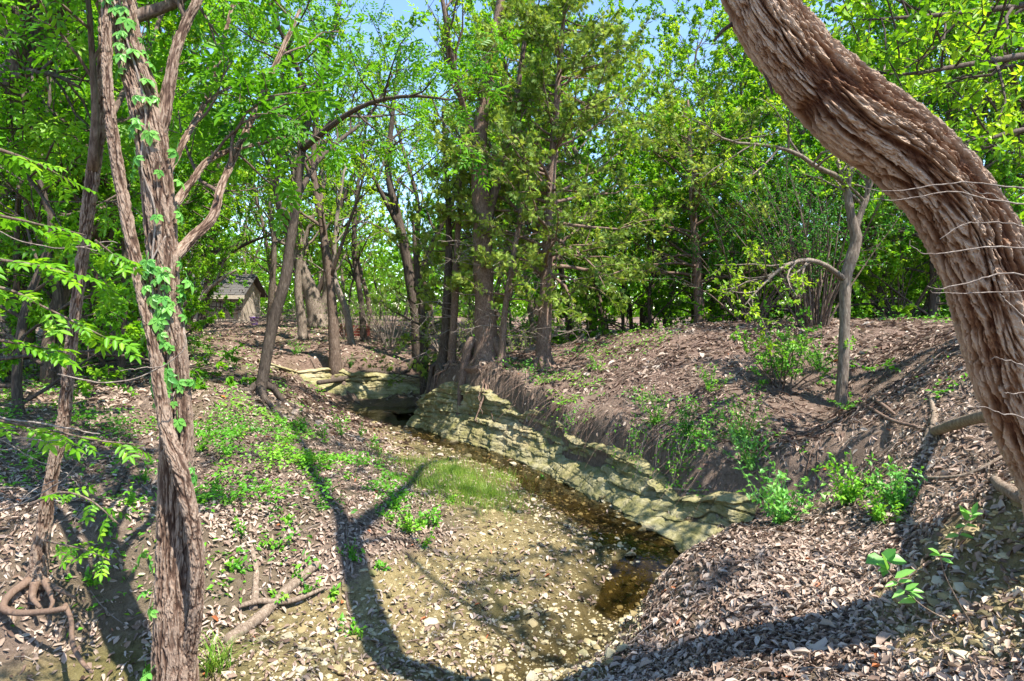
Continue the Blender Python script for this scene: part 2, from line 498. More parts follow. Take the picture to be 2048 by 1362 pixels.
def sdist(x, y, poly):
    """signed distance to a polygon, positive inside"""
    d2 = np.full(x.shape, 1e9)
    ins = np.zeros(x.shape, bool)
    n = len(poly)
    for i in range(n):
        x0, y0 = poly[i]; x1, y1 = poly[(i + 1) % n]
        ex, ey = x1 - x0, y1 - y0
        t = np.clip(((x - x0) * ex + (y - y0) * ey) / (ex * ex + ey * ey), 0, 1)
        d2 = np.minimum(d2, (x - x0 - t * ex) ** 2 + (y - y0 - t * ey) ** 2)
        c = ((y0 > y) != (y1 > y)) & (x < (x1 - x0) * (y - y0) / (y1 - y0 + 1e-12) + x0)
        ins ^= c
    return np.where(ins, 1, -1) * np.sqrt(d2)

STREAM = np.array([(-.5, 3.4, .5), (.55, 4.9, .35), (1.35, 6.0, .45), (1.35, 7.0, .5), (.75, 8.6, .5), (0.0, 10.0, .45), (-.75, 11.2, .45), (-1.9, 12.6, .55), (-3.0, 14.0, .8), (-3.3, 15.2, .9), (-1, 15.8, .5), (3, 16.3, .5), (12, 17.2, .5)])
def stream_d(x, y):
    best = np.full(x.shape, 1e9)
    for i in range(len(STREAM) - 1):
        x0, y0, w0 = STREAM[i]; x1, y1, w1 = STREAM[i + 1]
        ex, ey = x1 - x0, y1 - y0
        t = np.clip(((x - x0) * ex + (y - y0) * ey) / (ex * ex + ey * ey), 0, 1)
        d = np.hypot(x - x0 - t * ex, y - y0 - t * ey) / (w0 + t * (w1 - w0))
        best = np.minimum(best, d)
    return best

def masks(x, y):
    su = sdist(x, y, UPOLY)
    sf = sdist(x, y, FPOLY)
    return su, sf

def ground_z(x, y, detail=True):
    x = np.atleast_1d(np.asarray(x, float)); y = np.atleast_1d(np.asarray(y, float))
    su, sf = masks(x, y)
    wob = (n2(x, y, 1.6, 3, 5.0) - .5) * .22
    ins = .24 + .12 * sstep(10.5, 6.5, y)
    mu = sstep(.85 * ins + .02, 1.25 * ins + .07 + 1.2 * sstep(6.0, 5.2, y), su + wob * .9)
    mf = sstep(0.45, 0.8, sf + wob * .5)
    zl = fL(x, y)
    z = zl * (1 - mf) + fF(x, y) * mf
    z = z * (1 - mu) + fU(x, y) * mu
    lipn = n2(x, y, 2.2, 3, 6.0)
    z = z + (.09 + .16 * sstep(.42, .68, lipn)) * np.exp(-((su - ins * 1.5 - .10) / .22) ** 2) * sstep(5.4, 6.2, y) * (y < 16)
    sd = stream_d(x, y)
    z = z - 0.10 * np.exp(-(sd * 1.0) ** 2) * (1 - mu) * (1 - mf)
    r = np.hypot(x, y)
    if detail:
        z = z + (n2(x, y, 0.9, 3, 1.0) - .5) * 0.22 * sstep(3, 8, r) * (1 - 0.6 * np.exp(-sd * .4)) + (n2(x, y, 4.0, 4, 2.0) - .5) * 0.085
        near = r < 14
        if near.any():
            e = np.zeros_like(z)
            e[near] = (n2(x[near], y[near], 17.0, 3, 3.0) - .5) * 0.035
            z = z + e
    return z

def gz(x, y):
    return float(ground_z([x], [y])[0])

def gpix(u, v, dmin=1.8, dmax=40):
    """where the sight line through (u, v) meets the ground"""
    d = np.exp(np.linspace(math.log(dmin), math.log(dmax), 500))
    x = (u - UC) / FPX * d
    hit = (VH - v) / FPX * d <= ground_z(x, d, False) + .0
    k = int(np.argmax(hit)) if hit.any() else 499
    return np.array([x[k], d[k], gz(x[k], d[k])])

def on_ground(u, d):
    x = (u - UC) / FPX * d
    return np.array([x, d, gz(x, d)])

def ground_n(x, y, e=0.06):
    z0 = ground_z(x, y, True)
    zx = ground_z(x + e, y, True); zy = ground_z(x, y + e, True)
    return z0, nrm(np.stack([-(zx - z0) / e, -(zy - z0) / e, np.ones_like(z0)], 1))

fr = np.linspace(-60, 60, 400)
bk = np.linspace(60, 300, 40)[1:-1]
ang = np.radians(np.concatenate([fr, bk]))
rad = np.exp(np.linspace(math.log(1.2), math.log(40), 400))
rad = np.concatenate([rad, np.exp(np.linspace(math.log(40), math.log(260), 30))[1:]])
AA, RR = np.meshgrid(ang, rad)
gx, gy = (np.sin(AA) * RR).ravel(), (np.cos(AA) * RR).ravel()
gzv = ground_z(gx, gy)
na, nr = len(ang), len(rad)
ii = np.arange(nr - 1)[:, None] * na + np.arange(na)[None, :]
jj = np.arange(nr - 1)[:, None] * na + (np.arange(na)[None, :] + 1) % na
quads = np.stack([ii, jj, jj + na, ii + na], 2).reshape(-1, 4)
cidx = len(gx)
verts = np.stack([np.r_[gx, 0], np.r_[gy, 0], np.r_[gzv, gz(0, 0)]], 1)
fan = np.stack([np.full(na, cidx), (np.arange(na) + 1) % na, np.arange(na)], 1)

def gravel_mask(x, y):
    z = ground_z(x, y, False)
    su, sf = masks(x, y)
    nb = n2(x, y, 1.1, 3, 9.)
    g = sstep(-2.30, -2.47, z + (nb - .5) * .22) * (su < .1) * (sf < .1) * (np.hypot(x, y) < 18)
    g = np.maximum(g, .85 * sstep(.35, .6, np.exp(-((x - 2.5) ** 2 + (y - 3.0) ** 2) / .55) + (nb - .5) * .5))
    return g

def soil_attrs(x, y):
    su, sf = masks(x, y)
    g = gravel_mask(x, y)
    sd = stream_d(x, y)
    nb = n2(x, y, 1.7, 4, 4.)
    wet = np.exp(-(sd * .5) ** 2) * (su < .2) * (np.hypot(x, y) < 18) * sstep(.25, .5, nb + .15)
    red = np.clip(sstep(0.2, 1.6, su) * sstep(6.5, 10, y) * .75 + sstep(13, 15, y) * (sf > -1.5) * .8 + np.exp(-((x + 4.6) ** 2 + (y - 13.2) ** 2) / 2.5) * .9, 0, 1) * sstep(.2, .6, nb + .12)
    moss = sstep(.50, .68, n2(x, y, .9, 4, 8.)) * (.3 + .35 * g) * (y < 30) * (su < 0)
    return g, wet, red, moss
vg, vw, vr, vm = soil_attrs(verts[:, 0], verts[:, 1])
gme = mesh_np("ground", verts, [quads, fan], M_GROUND, {"gravel": vg, "wet": vw, "red": vr, "moss": vm})
ground = link("ground", gme, kind='structure')

# ------------------------------------------------------------------ rock ledges
def resample(pts, step):
    pts = np.asarray(pts, float)
    s = np.r_[0, np.cumsum(np.linalg.norm(np.diff(pts[:, :2], axis=0), axis=1))]
    n = max(3, int(s[-1] / step))
    t = np.linspace(0, s[-1], n)
    return np.stack([np.interp(t, s, pts[:, k]) for k in range(pts.shape[1])], 1), t

def smooth_poly(p, it=3):
    p = np.asarray(p, float)
    for _ in range(it):
        q = p.copy()
        q[1:-1] = .25 * p[:-2] + .5 * p[1:-1] + .25 * p[2:]
        p = q
    return p

def ledge(name, line, inset_fn, step, rows, seed, hi_fn, lo_fn, top_drop=0.22):
    p, s = resample(line, step)
    p = smooth_poly(p, 14)
    tan = nrm(np.gradient(p, axis=0))
    inw = np.stack([tan[:, 1], -tan[:, 0]], 1)      # to the right of travel: into the bank
    n = len(p)
    ins = inset_fn(s)
    zl = lo_fn(p) - 0.14
    tx, ty = (p + inw * (ins + .25)[:, None]).T
    zu = np.maximum(hi_fn(tx, ty) - top_drop, zl + .12)
    notch = np.clip(fbm(np.stack([s * .9, s * 0 + seed, s * 0], 1), 3) - .47, 0, 1) * 2.2 + np.clip(fbm(np.stack([s * 4.5, s * 0 + seed, s * 0], 1), 2) - .5, 0, 1) * .5
    zu = np.maximum(zu - notch * .30, zl + .3)
    t = np.linspace(0, 1, rows)
    S, T = np.meshgrid(s, t)
    Z = zl[None] + (zu - zl)[None] * T
    zz = (Z + .06 * (n2(S.ravel(), Z.ravel() * 0, .6, 3, seed).reshape(S.shape) - .5)).ravel()
    ss = S.ravel()
    lay_h = 0.10
    f = zz / lay_h + 1.6 * (n2(ss, zz, .8, 3, 14.) - .5) + 1.3 * (fbm(np.stack([zz * 2.2, ss * 0.12, ss * 0 + seed], 1), 2) - .5)
    li = np.floor(f)
    fr_ = f - li
    prot = (vnoise(np.stack([np.floor(ss * 1.7 + li * .37) * 3.3, li * 7.7, ss * 0 + seed], 1)) - .5) * .17 + (fbm(np.stack([ss * 1.1, li * 7.7, ss * 0 + seed], 1), 4) - .5) * .12
    crack = np.exp(-(np.minimum(fr_, 1 - fr_) / .12) ** 2) * sstep(.35, .6, vnoise(np.stack([ss * 1.3, li * 3.1, ss * 0 + 2], 1)))
    f1, ed, cid = voro(ss * 1.3 + .5 * fbm(np.stack([ss * 3, zz * 3, ss * 0], 1), 3), zz * 2.1 + 5 + .5 * fbm(np.stack([ss * 3, zz * 3, ss * 0 + 4], 1), 3))
    vert = np.exp(-(ed / .04) ** 2)
    fine = (fbm(np.stack([ss * 9, zz * 16, ss * 0 + seed], 1), 4) - .5) * .075
    upper = sstep(.30, .55, T.ravel())
    out = (prot * .8 - .05 * crack - .04 * vert + (cid - .5) * .10) * (.3 + .7 * upper) + fine
    out = out + .44 * (fbm(np.stack([ss * .55, zz * .5, ss * 0 + 8], 1), 3) - .5) + .14 * (fbm(np.stack([ss * 4, zz * 4, ss * 0 + 18], 1), 3) - .5)
    out = out.reshape(S.shape)
    # mossy foot that slopes out, steep wall, a cap bed that overhangs
    prof = np.interp(T, [0, .12, .5, .62, .86, .90, .96, 1.0], [-.30, -.20, .38, .50, .60, .50, .58, .95])
    off = (ins[None] + .16) * prof - out
    X = p[None, :, 0] + inw[None, :, 0] * off
    Y = p[None, :, 1] + inw[None, :, 1] * off
    # the top rolls back onto the bank
    X2, Y2, Z2 = [X], [Y], [Z]
    for a, dz in ((.07, -.015), (.16, -.07), (.30, -.22)):
        X2.append((X[-1] + inw[:, 0] * a)[None]); Y2.append((Y[-1] + inw[:, 1] * a)[None]); Z2.append((Z[-1] + dz)[None])
    X, Y, Z = np.vstack(X2), np.vstack(Y2), np.vstack(Z2)
    v = np.stack([X.ravel(), Y.ravel(), Z.ravel()], 1)
    nr_, nc = X.shape
    i = np.arange(nr_ - 1)[:, None] * nc + np.arange(nc - 1)[None]
    q = np.stack([i, i + nc, i + nc + 1, i + 1], 2).reshape(-1, 4)
    moss = np.clip(sstep(.36, .58, fbm(np.stack([v[:, 0] * 1.1, v[:, 1] * 1.1, v[:, 2] * 1.8], 1), 4) + .20 * np.repeat(1 - np.linspace(0, 1, nr_), nc) - .03), 0, 1)
    me = mesh_np(name, v, [q], M_ROCK, {"tint": moss}, smooth=False)
    return link(name, me, kind='structure')
def lo_low(p): return fL(p[:, 0], p[:, 1])
near_line = LEDGE[1:11]
ledge("creek_ledge", near_line, lambda s: np.interp(s, [0, 2.0, 5, 7.5, 14], [.36, .33, .28, .2, .28]), .022, 74, 3.0,
      lambda x, y: fU(x, y), lo_low)
ledge("far_ledge", FARL[4::-1], lambda s: np.full_like(s, .3), .035, 40, 9.0, lambda x, y: fF(x, y), lo_low)

# water: a thin sheet in the stream channel
wp, _ = resample(np.vstack([[(1.0, 5.5, .3)], STREAM[2:]]), .12)
wp = smooth_poly(wp, 4)
wt = nrm(np.gradient(wp[:, :2], axis=0)); wside = np.stack([wt[:, 1], -wt[:, 0]], 1)
zc = fL(wp[:, 0], wp[:, 1]) - 0.05
zc = smooth_poly(zc[:, None], 30)[:, 0]
cols = np.linspace(-.9, .9, 9)
wv = np.concatenate([np.c_[wp[:, :2] + wside * (c * wp[:, 2])[:, None], zc] for c in cols])
nw = len(wp)
wq = np.concatenate([np.stack([np.arange(nw - 1) + k * nw, np.arange(nw - 1) + 1 + k * nw, np.arange(nw - 1) + 1 + (k + 1) * nw, np.arange(nw - 1) + (k + 1) * nw], 1)[:, ::-1] for k in range(len(cols) - 1)])
link("creek_water", mesh_np("creek_water", wv, [wq], M_WATER), kind='structure')

# ------------------------------------------------------------------ tubes, leaves
def spline(pts, n):
    """Catmull-Rom through pts (any columns), n samples"""
    p = np.asarray(pts, float)
    p = np.vstack([2 * p[0] - p[1], p, 2 * p[-1] - p[-2]])
    m = len(p) - 3
    t = np.linspace(0, m - 1e-6, n)
    i = t.astype(int); f = (t - i)[:, None]
    a, b, c, d = p[i], p[i + 1], p[i + 2], p[i + 3]
    return .5 * (2 * b + (c - a) * f + (2 * a - 5 * b + 4 * c - d) * f ** 2 + (3 * b - a - 3 * c + d) * f ** 3)

def frames(pts):
    t = nrm(np.gradient(pts, axis=0))
    ref = np.array([0.31, 0.87, 0.38]) if abs(t[:, 2]).mean() > .6 else np.array([0.1, 0.15, 1.0])
    s = nrm(np.cross(t, ref))
    b = np.cross(s, t)
    return t, s, b

def tube(mb, pts, rad_, sides=6, tint=.5, cap=True):
    pts = np.asarray(pts, float)
    n = len(pts)
    rad_ = np.broadcast_to(np.asarray(rad_, float), (n,))
    t, s, b = frames(pts)
    a = np.arange(sides) * 2 * math.pi / sides
    ring = np.cos(a)[None, :, None] * s[:, None] + np.sin(a)[None, :, None] * b[:, None]
    rk = rad_[:, None, None]
    if sides >= 7:
        v0 = (pts[:, None] + ring * rk).reshape(-1, 3)
        k_ = .35 / max(float(rad_.max()), .01)
        rk = rk * (1 + .34 * (fbm(v0 * np.array([k_, k_, k_ * .5]) * 2.5, 3) - .5)).reshape(n, sides, 1)
    v = (pts[:, None] + ring * rk).reshape(-1, 3)
    i = np.arange(n - 1)[:, None] * sides + np.arange(sides)[None]
    j = np.arange(n - 1)[:, None] * sides + (np.arange(sides)[None] + 1) % sides
    q = np.stack([i, j, j + sides, i + sides], 2).reshape(-1, 4)
    tr = None
    if cap and sides > 3:
        v = np.vstack([v, pts[-1] + t[-1] * rad_[-1] * .6])
        k = (n - 1) * sides + np.arange(sides)
        tr = np.stack([k, (n - 1) * sides + (np.arange(sides) + 1) % sides, np.full(sides, len(v) - 1)], 1)
        v = np.vstack([v, pts[0] - t[0] * rad_[0] * .2])
        k = np.arange(sides)
        tr = np.vstack([tr, np.stack([(k + 1) % sides, k, np.full(sides, len(v) - 1)], 1)])
    mb.add(v, q, tr, tint)

def leaves(mb, Pt, D, N, L, W, tint, shape='rhomb', droop=.12, fold=.18):
    n = len(Pt)
    if n == 0: return
    L = np.broadcast_to(L, (n,))[:, None]; W = np.broadcast_to(W, (n,))[:, None]
    D = nrm(D); S = nrm(np.cross(D, N)); N = np.cross(S, D)
    tint = np.broadcast_to(tint, (n,))
    if shape == 'rhomb':
        a = Pt; c = Pt + D * L - N * L * droop
        l = Pt + D * L * .45 + S * W * .5 + N * W * fold
        r = Pt + D * L * .45 - S * W * .5 + N * W * fold
        v = np.stack([a, l, c, r], 1).reshape(-1, 3)
        k = np.arange(n)[:, None] * 4
        mb.add(v, None, np.concatenate([k + np.array([[0, 1, 2]]), k + np.array([[0, 2, 3]])]), np.repeat(tint, 4))
    elif shape == 'blade':
        a1 = Pt + S * W * .5; a2 = Pt - S * W * .5
        c = Pt + D * L - N * L * droop
        v = np.stack([a1, c, a2], 1).reshape(-1, 3)
        k = np.arange(n)[:, None] * 3
        mb.add(v, None, k + np.array([[0, 1, 2]]), np.repeat(tint, 3))
    else:   # 'hex' with a curl
        a = Pt
        l1 = Pt + D * L * .28 + S * W * .46 + N * W * fold; l2 = Pt + D * L * .68 + S * W * .40 + N * (W * fold - L * droop * .4)
        r1 = Pt + D * L * .28 - S * W * .46 + N * W * fold; r2 = Pt + D * L * .68 - S * W * .40 + N * (W * fold - L * droop * .4)
        c = Pt + D * L - N * L * droop
        v = np.stack([a, l1, l2, c, r2, r1], 1).reshape(-1, 3)
        k = np.arange(n)[:, None] * 6
        mb.add(v, np.concatenate([k + np.array([[0, 1, 2, 3]]), k + np.array([[0, 3, 4, 5]])]), None, np.repeat(tint, 6))

def rdir(g, n):
    return nrm(g.normal(size=(n, 3)))

def wander(g, p0, d, L, k=5, wig=.25, up=.0):
    pts = [np.asarray(p0, float)]
    d = nrm(np.asarray(d, float))
    for i in range(k - 1):
        d = nrm(d + g.normal(size=3) * wig + np.array([0, 0, up]))
        pts.append(pts[-1] + d * L / (k - 1))
    return np.array(pts)

def sprout(g, pts, rads, n, L, levels, chains, twigs, up=.08, t0=.25, ang=(.5, 1.1), nsub=5, shrink=.5, wig=.22, flat=0.0):
    m = len(pts)
    for i in range(n):
        t = (t0 + (1 - t0) * ((i + g.random()) / n)) * (m - 1)
        k = min(int(t), m - 2); f = t - k
        p = pts[k] * (1 - f) + pts[k + 1] * f
        r = rads[k] * (1 - f) + rads[k + 1] * f
        tan = nrm(pts[k + 1] - pts[k])
        perp = nrm(np.cross(tan, g.normal(size=3)))
        if flat: perp[2] *= (1 - flat); perp = nrm(perp)
        a = g.uniform(*ang)
        d = tan * math.cos(a) + perp * math.sin(a) + np.array([0, 0, up])
        l = L * g.uniform(.55, 1.2) * (1 - .35 * t / m)
        c = wander(g, p, d, l, 5 if levels > 1 else 4, wig, up * .5)
        rr = np.linspace(max(min(r * .6, .05 * l), .004), .003 if levels == 1 else .005, len(c))
        chains.append((c, rr, 5 if levels > 1 else 3))
        if levels > 1:
            sprout(g, c, rr, nsub, l * shrink, levels - 1, chains, twigs, up, .3, ang, nsub, shrink, wig, flat)
        else:
            twigs.append(c)

def twig_leaves(g, mb, twigs, per, L, W, kind='simple', shape='rhomb', tmean=.5, tsd=.2, up=1.0, droop=.15, spread=.0):
    if not twigs: return
    m = len(twigs[0])
    T = np.stack([t if len(t) == m else spline(t, m) for t in twigs])
    n = len(T)
    idx = np.repeat(np.arange(n), per)
    tt = g.uniform(.15, 1.0, len(idx)) * (m - 1)
    k = np.minimum(tt.astype(int), m - 2); f = (tt - k)[:, None]
    p = T[idx, k] * (1 - f) + T[idx, k + 1] * f
    tan = nrm(T[idx, k + 1] - T[idx, k])
    D = nrm(tan * .5 + rdir(g, len(idx)) * .9 + np.array([0, 0, -.15]))
    N = nrm(rdir(g, len(idx)) * .7 + np.array([0, 0, up]))
    tw_t = np.clip(tmean + g.normal(size=n) * tsd, 0, 1)
    tint = np.clip(tw_t[idx] + g.normal(size=len(idx)) * .12, 0, 1)
    Ls = L * g.uniform(.6, 1.25, len(idx))
    p = p + rdir(g, len(idx)) * spread
    if kind == 'simple':
        leaves(mb, p, D, N, Ls, Ls * (W / L), tint, shape, droop)
    elif kind == 'pinnate':
        # L is the leaflet length; the stalk carries pairs of leaflets and one at its end
        D[:, 2] -= .1
        D = nrm(D); S = nrm(np.cross(D, N)); N2 = np.cross(S, D)
        for j in range(3):
            a = L * (.55 + .75 * j)
            for sgn in (-1, 1):
                leaves(mb, p + D * a - N2 * (a * a * .5), nrm(D * .75 + S * sgn), N2, Ls, Ls * W / L, tint, shape, droop)
        a = L * 2.5
        leaves(mb, p + D * a - N2 * (a * a * .5), D, N2, Ls, Ls * W / L, tint, shape, droop)
    elif kind == 'spray':   # feathery conifer spray
        S = nrm(np.cross(D, N))
        for a, b in ((0, 1.0), (.55, .75), (-.55, .75), (.3, .9), (-.3, .9)):
            leaves(mb, p, nrm(D + S * a), N, Ls * b, Ls * b * W / L, tint, 'rhomb', droop, .0)

def add_chains(mb, chains, tint=.5):
    for c, r, s in chains: tube(mb, c, r, s, tint, cap=False)

def frames_pt(pts):
    """frames carried along the spine without twisting"""
    t = nrm(np.gradient(pts, axis=0))
    s = np.empty_like(t)
    s[0] = nrm(np.cross(t[0], [0.31, 0.87, 0.38]))
    for i in range(1, len(t)):
        q = s[i - 1] - t[i] * np.dot(s[i - 1], t[i])
        s[i] = q / np.linalg.norm(q)
    return t, s, np.cross(s, t)

# bark with real plates and fissures, wrapped round a spine
def barked(name, spine, mat, ns, na_, cell, depth, seed, parent=None, bend=.5, flare=None):
    """spine rows: x,y,z,radius"""
    sp = spline(spine, ns)
    pts, rr = sp[:, :3], sp[:, 3]
    t, s, b = frames_pt(pts)
    arc = np.r_[0, np.cumsum(np.linalg.norm(np.diff(pts, axis=0), axis=1))]
    a = np.arange(na_) * 2 * math.pi / na_
    A, S = np.meshgrid(a, arc)
    r_m = rr.mean()
    ncell = max(6, int(round(2 * math.pi * r_m / cell[0])))
    ca, sa, sv = np.cos(A).ravel() * r_m, np.sin(A).ravel() * r_m, S.ravel()
    q4 = np.stack([ca, sa, sv], 1)
    wa = (fbm(q4 * np.array([9, 9, 4.0]) + seed, 3) - .5)[:, None] * cell[0] * 1.5
    wb = (fbm(q4 * np.array([9, 9, 4.0]) + seed + 31, 3) - .5)[:, None] * cell[0] * 1.5
    qa = q4 + np.concatenate([wa, wb, wa * 2.5], 1)
    k0, k1 = 1 / cell[0], 1 / cell[1]
    na1 = fbm(qa * np.array([k0, k0, k1]) * .62 + seed, 3)
    na2 = fbm(qa * np.array([k0, k0, k1 * 1.4]) * 1.35 + seed + 9, 3)
    na3 = fbm(qa * np.array([k0 * 2.6, k0 * 2.6, k1 * 3.2]) + seed + 19, 2)
    r1 = sstep(.0, .085, np.abs(na1 - .5)); r2 = sstep(.0, .10, np.abs(na2 - .5)); r3 = sstep(.0, .16, np.abs(na3 - .5))
    lip = np.mod(sv / cell[1] * 1.3 + na1 * 5.0 + vnoise(qa * k0 * .5 + seed) * 3.0, 1.0)
    fine = (1 - 2 * np.abs(fbm(np.stack([ca * 75, sa * 75, sv * 24], 1) + seed, 3) - .5)) - .8
    plate = r1 * (.40 + .60 * r2)
    h = plate * (.68 + .17 * lip + .18 * r3) + .60 * fine
    disp = (h - .55) * depth
    cid = .35 + .25 * lip + .4 * r3
    Rr = rr[:, None] + disp.reshape(A.shape) + rr[:, None] * .10 * (fbm(q4 * 3 + seed, 2).reshape(A.shape) - .5)
    ring = np.cos(A)[..., None] * s[:, None] + np.sin(A)[..., None] * b[:, None]
    vtx = (pts[:, None] + ring * Rr[..., None]).reshape(-1, 3)
    i = np.arange(ns - 1)[:, None] * na_ + np.arange(na_)[None]
    j = np.arange(ns - 1)[:, None] * na_ + (np.arange(na_)[None] + 1) % na_
    q = np.stack([i, j, j + na_, i + na_], 2).reshape(-1, 4)
    tint = np.clip(plate * (.55 + .45 * cid) + fine * .55, 0, 1)
    org = np.asarray(parent.location) if parent else np.zeros(3)
    return link(name, mesh_np(name, vtx - org, [q], mat, {"tint": tint}, smooth=False), parent), pts, rr

def px(rows):
    """rows of (u, v, depth, width px) -> spine rows x,y,z,radius"""
    return np.array([[*P(u, v, d), w * d / FPX / 2] for u, v, d, w in rows])

def part(mb, name, mat, parent, smooth=True):
    return link(name, mb.mesh(name, mat, smooth, np.asarray(parent.location)), parent)

def root_tubes(g, mb, base, r, n, L, spread=(0, 2 * math.pi), dr=.38, sides=6):
    for i in range(n):
        a = spread[0] + (spread[1] - spread[0]) * (i + g.random() * .7) / n
        l = L * g.uniform(.6, 1.2)
        ts = np.linspace(0, 1, 7)
        x = base[0] + np.cos(a + ts * g.normal() * .6) * (r * .5 + ts * l); y = base[1] + np.sin(a + ts * g.normal() * .6) * (r * .5 + ts * l)
        z = ground_z(x, y) + .015
        z[0] = base[2] + r * 1.0; z[1] = max(z[1], base[2] + r * .45) if z[1] < base[2] + r else z[1]
        tube(mb, np.stack([x, y, z], 1), r * dr * (1 - ts) ** .7 + .008, sides)

#SECTION_TREES
# ------------------------------------------------------------------ hand-placed trees
g = np.random.default_rng(5)

def limb_chains(spine_rows, n=14):
    sp = spline(spine_rows, n)
    return sp[:, :3], sp[:, 3]

def grown_tree(name, label, base, spine, limbs, bark, leafmat, sprouts, leaf, seed, group=None, cat="tree", sides=10, n=26,
               barkspec=None, roots=None, limb_bark=None, up=.08, levels=2, crown_name="crown", limb_spec=None):
    """spine, limbs: world rows x,y,z,r. sprouts: (n, L, nsub) per limb. leaf: dict for twig_leaves."""
    g = np.random.default_rng(seed)
    t = thing(name, label, cat, tuple(base), group)
    if barkspec:
        barked("trunk", spine, bark, *barkspec, parent=t)
        pts, rr = limb_chains(spine, n)
    else:
        pts, rr = limb_chains(spine, n)
        mb = MB()
        wob = 1 + .10 * (g.random(n) - .5)
        tube(mb, pts, rr * wob, sides)
        if roots: root_tubes(g, mb, base, rr[0], *roots)
        part(mb, "trunk", bark, t)
    chains, twigs = [], []
    for L in limbs:
        lp, lr = limb_chains(L, 12)
        if limb_spec:
            L = np.array(L); L[:, 3] *= .6
            lp, lr = limb_chains(L, 12)
            barked("limb", L, bark, *limb_spec, parent=t)
        mb = MB()
        if not limb_spec: tube(mb, lp, lr, 8)
        lch = []
        if sprouts.get('limb'):
            k, ln, ns = sprouts['limb']
            sprout(g, lp, lr, k, ln, levels, lch, twigs, up, sprouts.get('t0', .3), nsub=ns)
        add_chains(mb, lch)
        if lch or not limb_spec: part(mb, "side_branches" if limb_spec else "limb", limb_bark or bark, t)
    if sprouts.get('trunk'):
        k, ln, ns, t0 = sprouts['trunk']
        sprout(g, pts, rr, k, ln, levels, chains, twigs, up, t0, nsub=ns)
    if chains:
        mb = MB(); add_chains(mb, chains); part(mb, "branches", limb_bark or bark, t)
    if twigs and leaf:
        mb = MB()
        twig_leaves(g, mb, twigs, **leaf)
        part(mb, crown_name, leafmat, t)
    return t

ASH = dict(per=9, L=.085, W=.034, kind='pinnate', tmean=.5, tsd=.2, droop=.2)
ASH_NEAR = dict(per=5, L=.075, W=.032, kind='pinnate', tmean=.5, tsd=.2, droop=.2, shape='hex')
ELM = dict(per=20, L=.075, W=.042, tmean=.55, tsd=.22)

# the huge leaning trunk
big_px = [(2250, 1100, 3.1, 330), (2185, 1020, 3.02, 250), (2150, 950, 2.98, 214), (2076, 815, 2.9, 190), (2026, 680, 2.86, 183), (1988, 570, 2.82, 177), (1942, 465, 2.79, 172), (1880, 372, 2.77, 168), (1800, 294, 2.765, 165),
          (1706, 226, 2.76, 162), (1584, 100, 2.76, 142), (1512, -20, 2.76, 138)]
bs = px(big_px)
bs[:, 3] *= .86
bs = np.vstack([bs, [[.95, 2.78, 2.0, .135], [.99, 2.91, 2.6, .13], [1.05, 3.1, 3.6, .125], [1.09, 3.27, 4.5, .12]]])
bl = [np.array([[1.08, 3.25, 4.4, .10], [.92, 3.7, 5.2, .08], [.80, 4.3, 6.2, .07], [.78, 4.9, 7.1, .055], [.6, 5.6, 8.2, .03]]),
      np.array([[1.09, 3.27, 4.45, .10], [1.6, 3.9, 5.3, .08], [2.15, 4.6, 6.4, .07], [2.63, 5.33, 7.5, .055], [3.2, 5.8, 8.4, .03]]),
      np.array([[1.08, 3.2, 4.3, .045], [1.9, 3.3, 5.2, .03], [3.1, 2.9, 6.0, .024], [4.4, 3.1, 6.6, .025], [5.4, 3.0, 7.2, .012]]),  # this limb and those below: out of view, added to dapple the gravel
      np.array([[2.15, 4.6, 6.4, .05], [3.0, 4.5, 6.9, .035], [4.2, 4.3, 7.3, .025], [5.2, 4.2, 7.6, .012]]),
      np.array([[2.0, 3.1, 5.2, .035], [2.8, 2.4, 5.8, .028], [3.6, 1.7, 6.3, .02], [4.4, 1.2, 6.7, .012]])]
t = grown_tree("leaning_tree", "massive trunk with deeply furrowed bark leaning out over the leaf mound", (bs[1][0], bs[1][1], gz(bs[1][0], bs[1][1])), bs, bl, M_BARK_BIG, M_ELM,
               {'limb': (10, 1.9, 5), 't0': .3}, dict(per=17, L=.085, W=.05, tmean=.6), 21, barkspec=(820, 330, (.034, .40), .034, 3.0), limb_bark=M_BARK)
mb = MB()
for rows in ([(2060, 830, 3.25, 60), (1980, 830, 3.9, 44), (1900, 852, 4.7, 34), (1866, 870, 5.2, 30), (1856, 910, 5.1, 30), (1852, 960, 5.0, 24)],
             [(1868, 868, 5.2, 26), (1870, 838, 5.5, 22), (1850, 800, 6.0, 18), (1812, 788, 6.4, 14)]):
    sp = spline(px(rows), 26)
    sp[:, 2] = np.maximum(sp[:, 2], ground_z(sp[:, 0], sp[:, 1]) - sp[:, 3] * .1) if len(rows) == 4 else np.maximum(sp[:, 2], ground_z(sp[:, 0], sp[:, 1]) - .02)
    tube(mb, sp[:, :3], sp[:, 3] * .62 * (1 + .2 * (g.random(26) - .5)), 9)
part(mb, "root", M_DEAD, t)
leaning = t
# broken stub twigs on the underside of the trunk
mb = MB()
for a, b, c in (((1470, 45, 2.82), (1446, 60, 2.8), (1428, 82, 2.78)), ((1520, 125, 2.83), (1532, 150, 2.8), (1545, 188, 2.78))):
    tube(mb, spline([P(*a), P(*b), P(*c)], 6), np.linspace(.012, .006, 6), 5)
part(mb, "stub", M_BARK_DK, t)

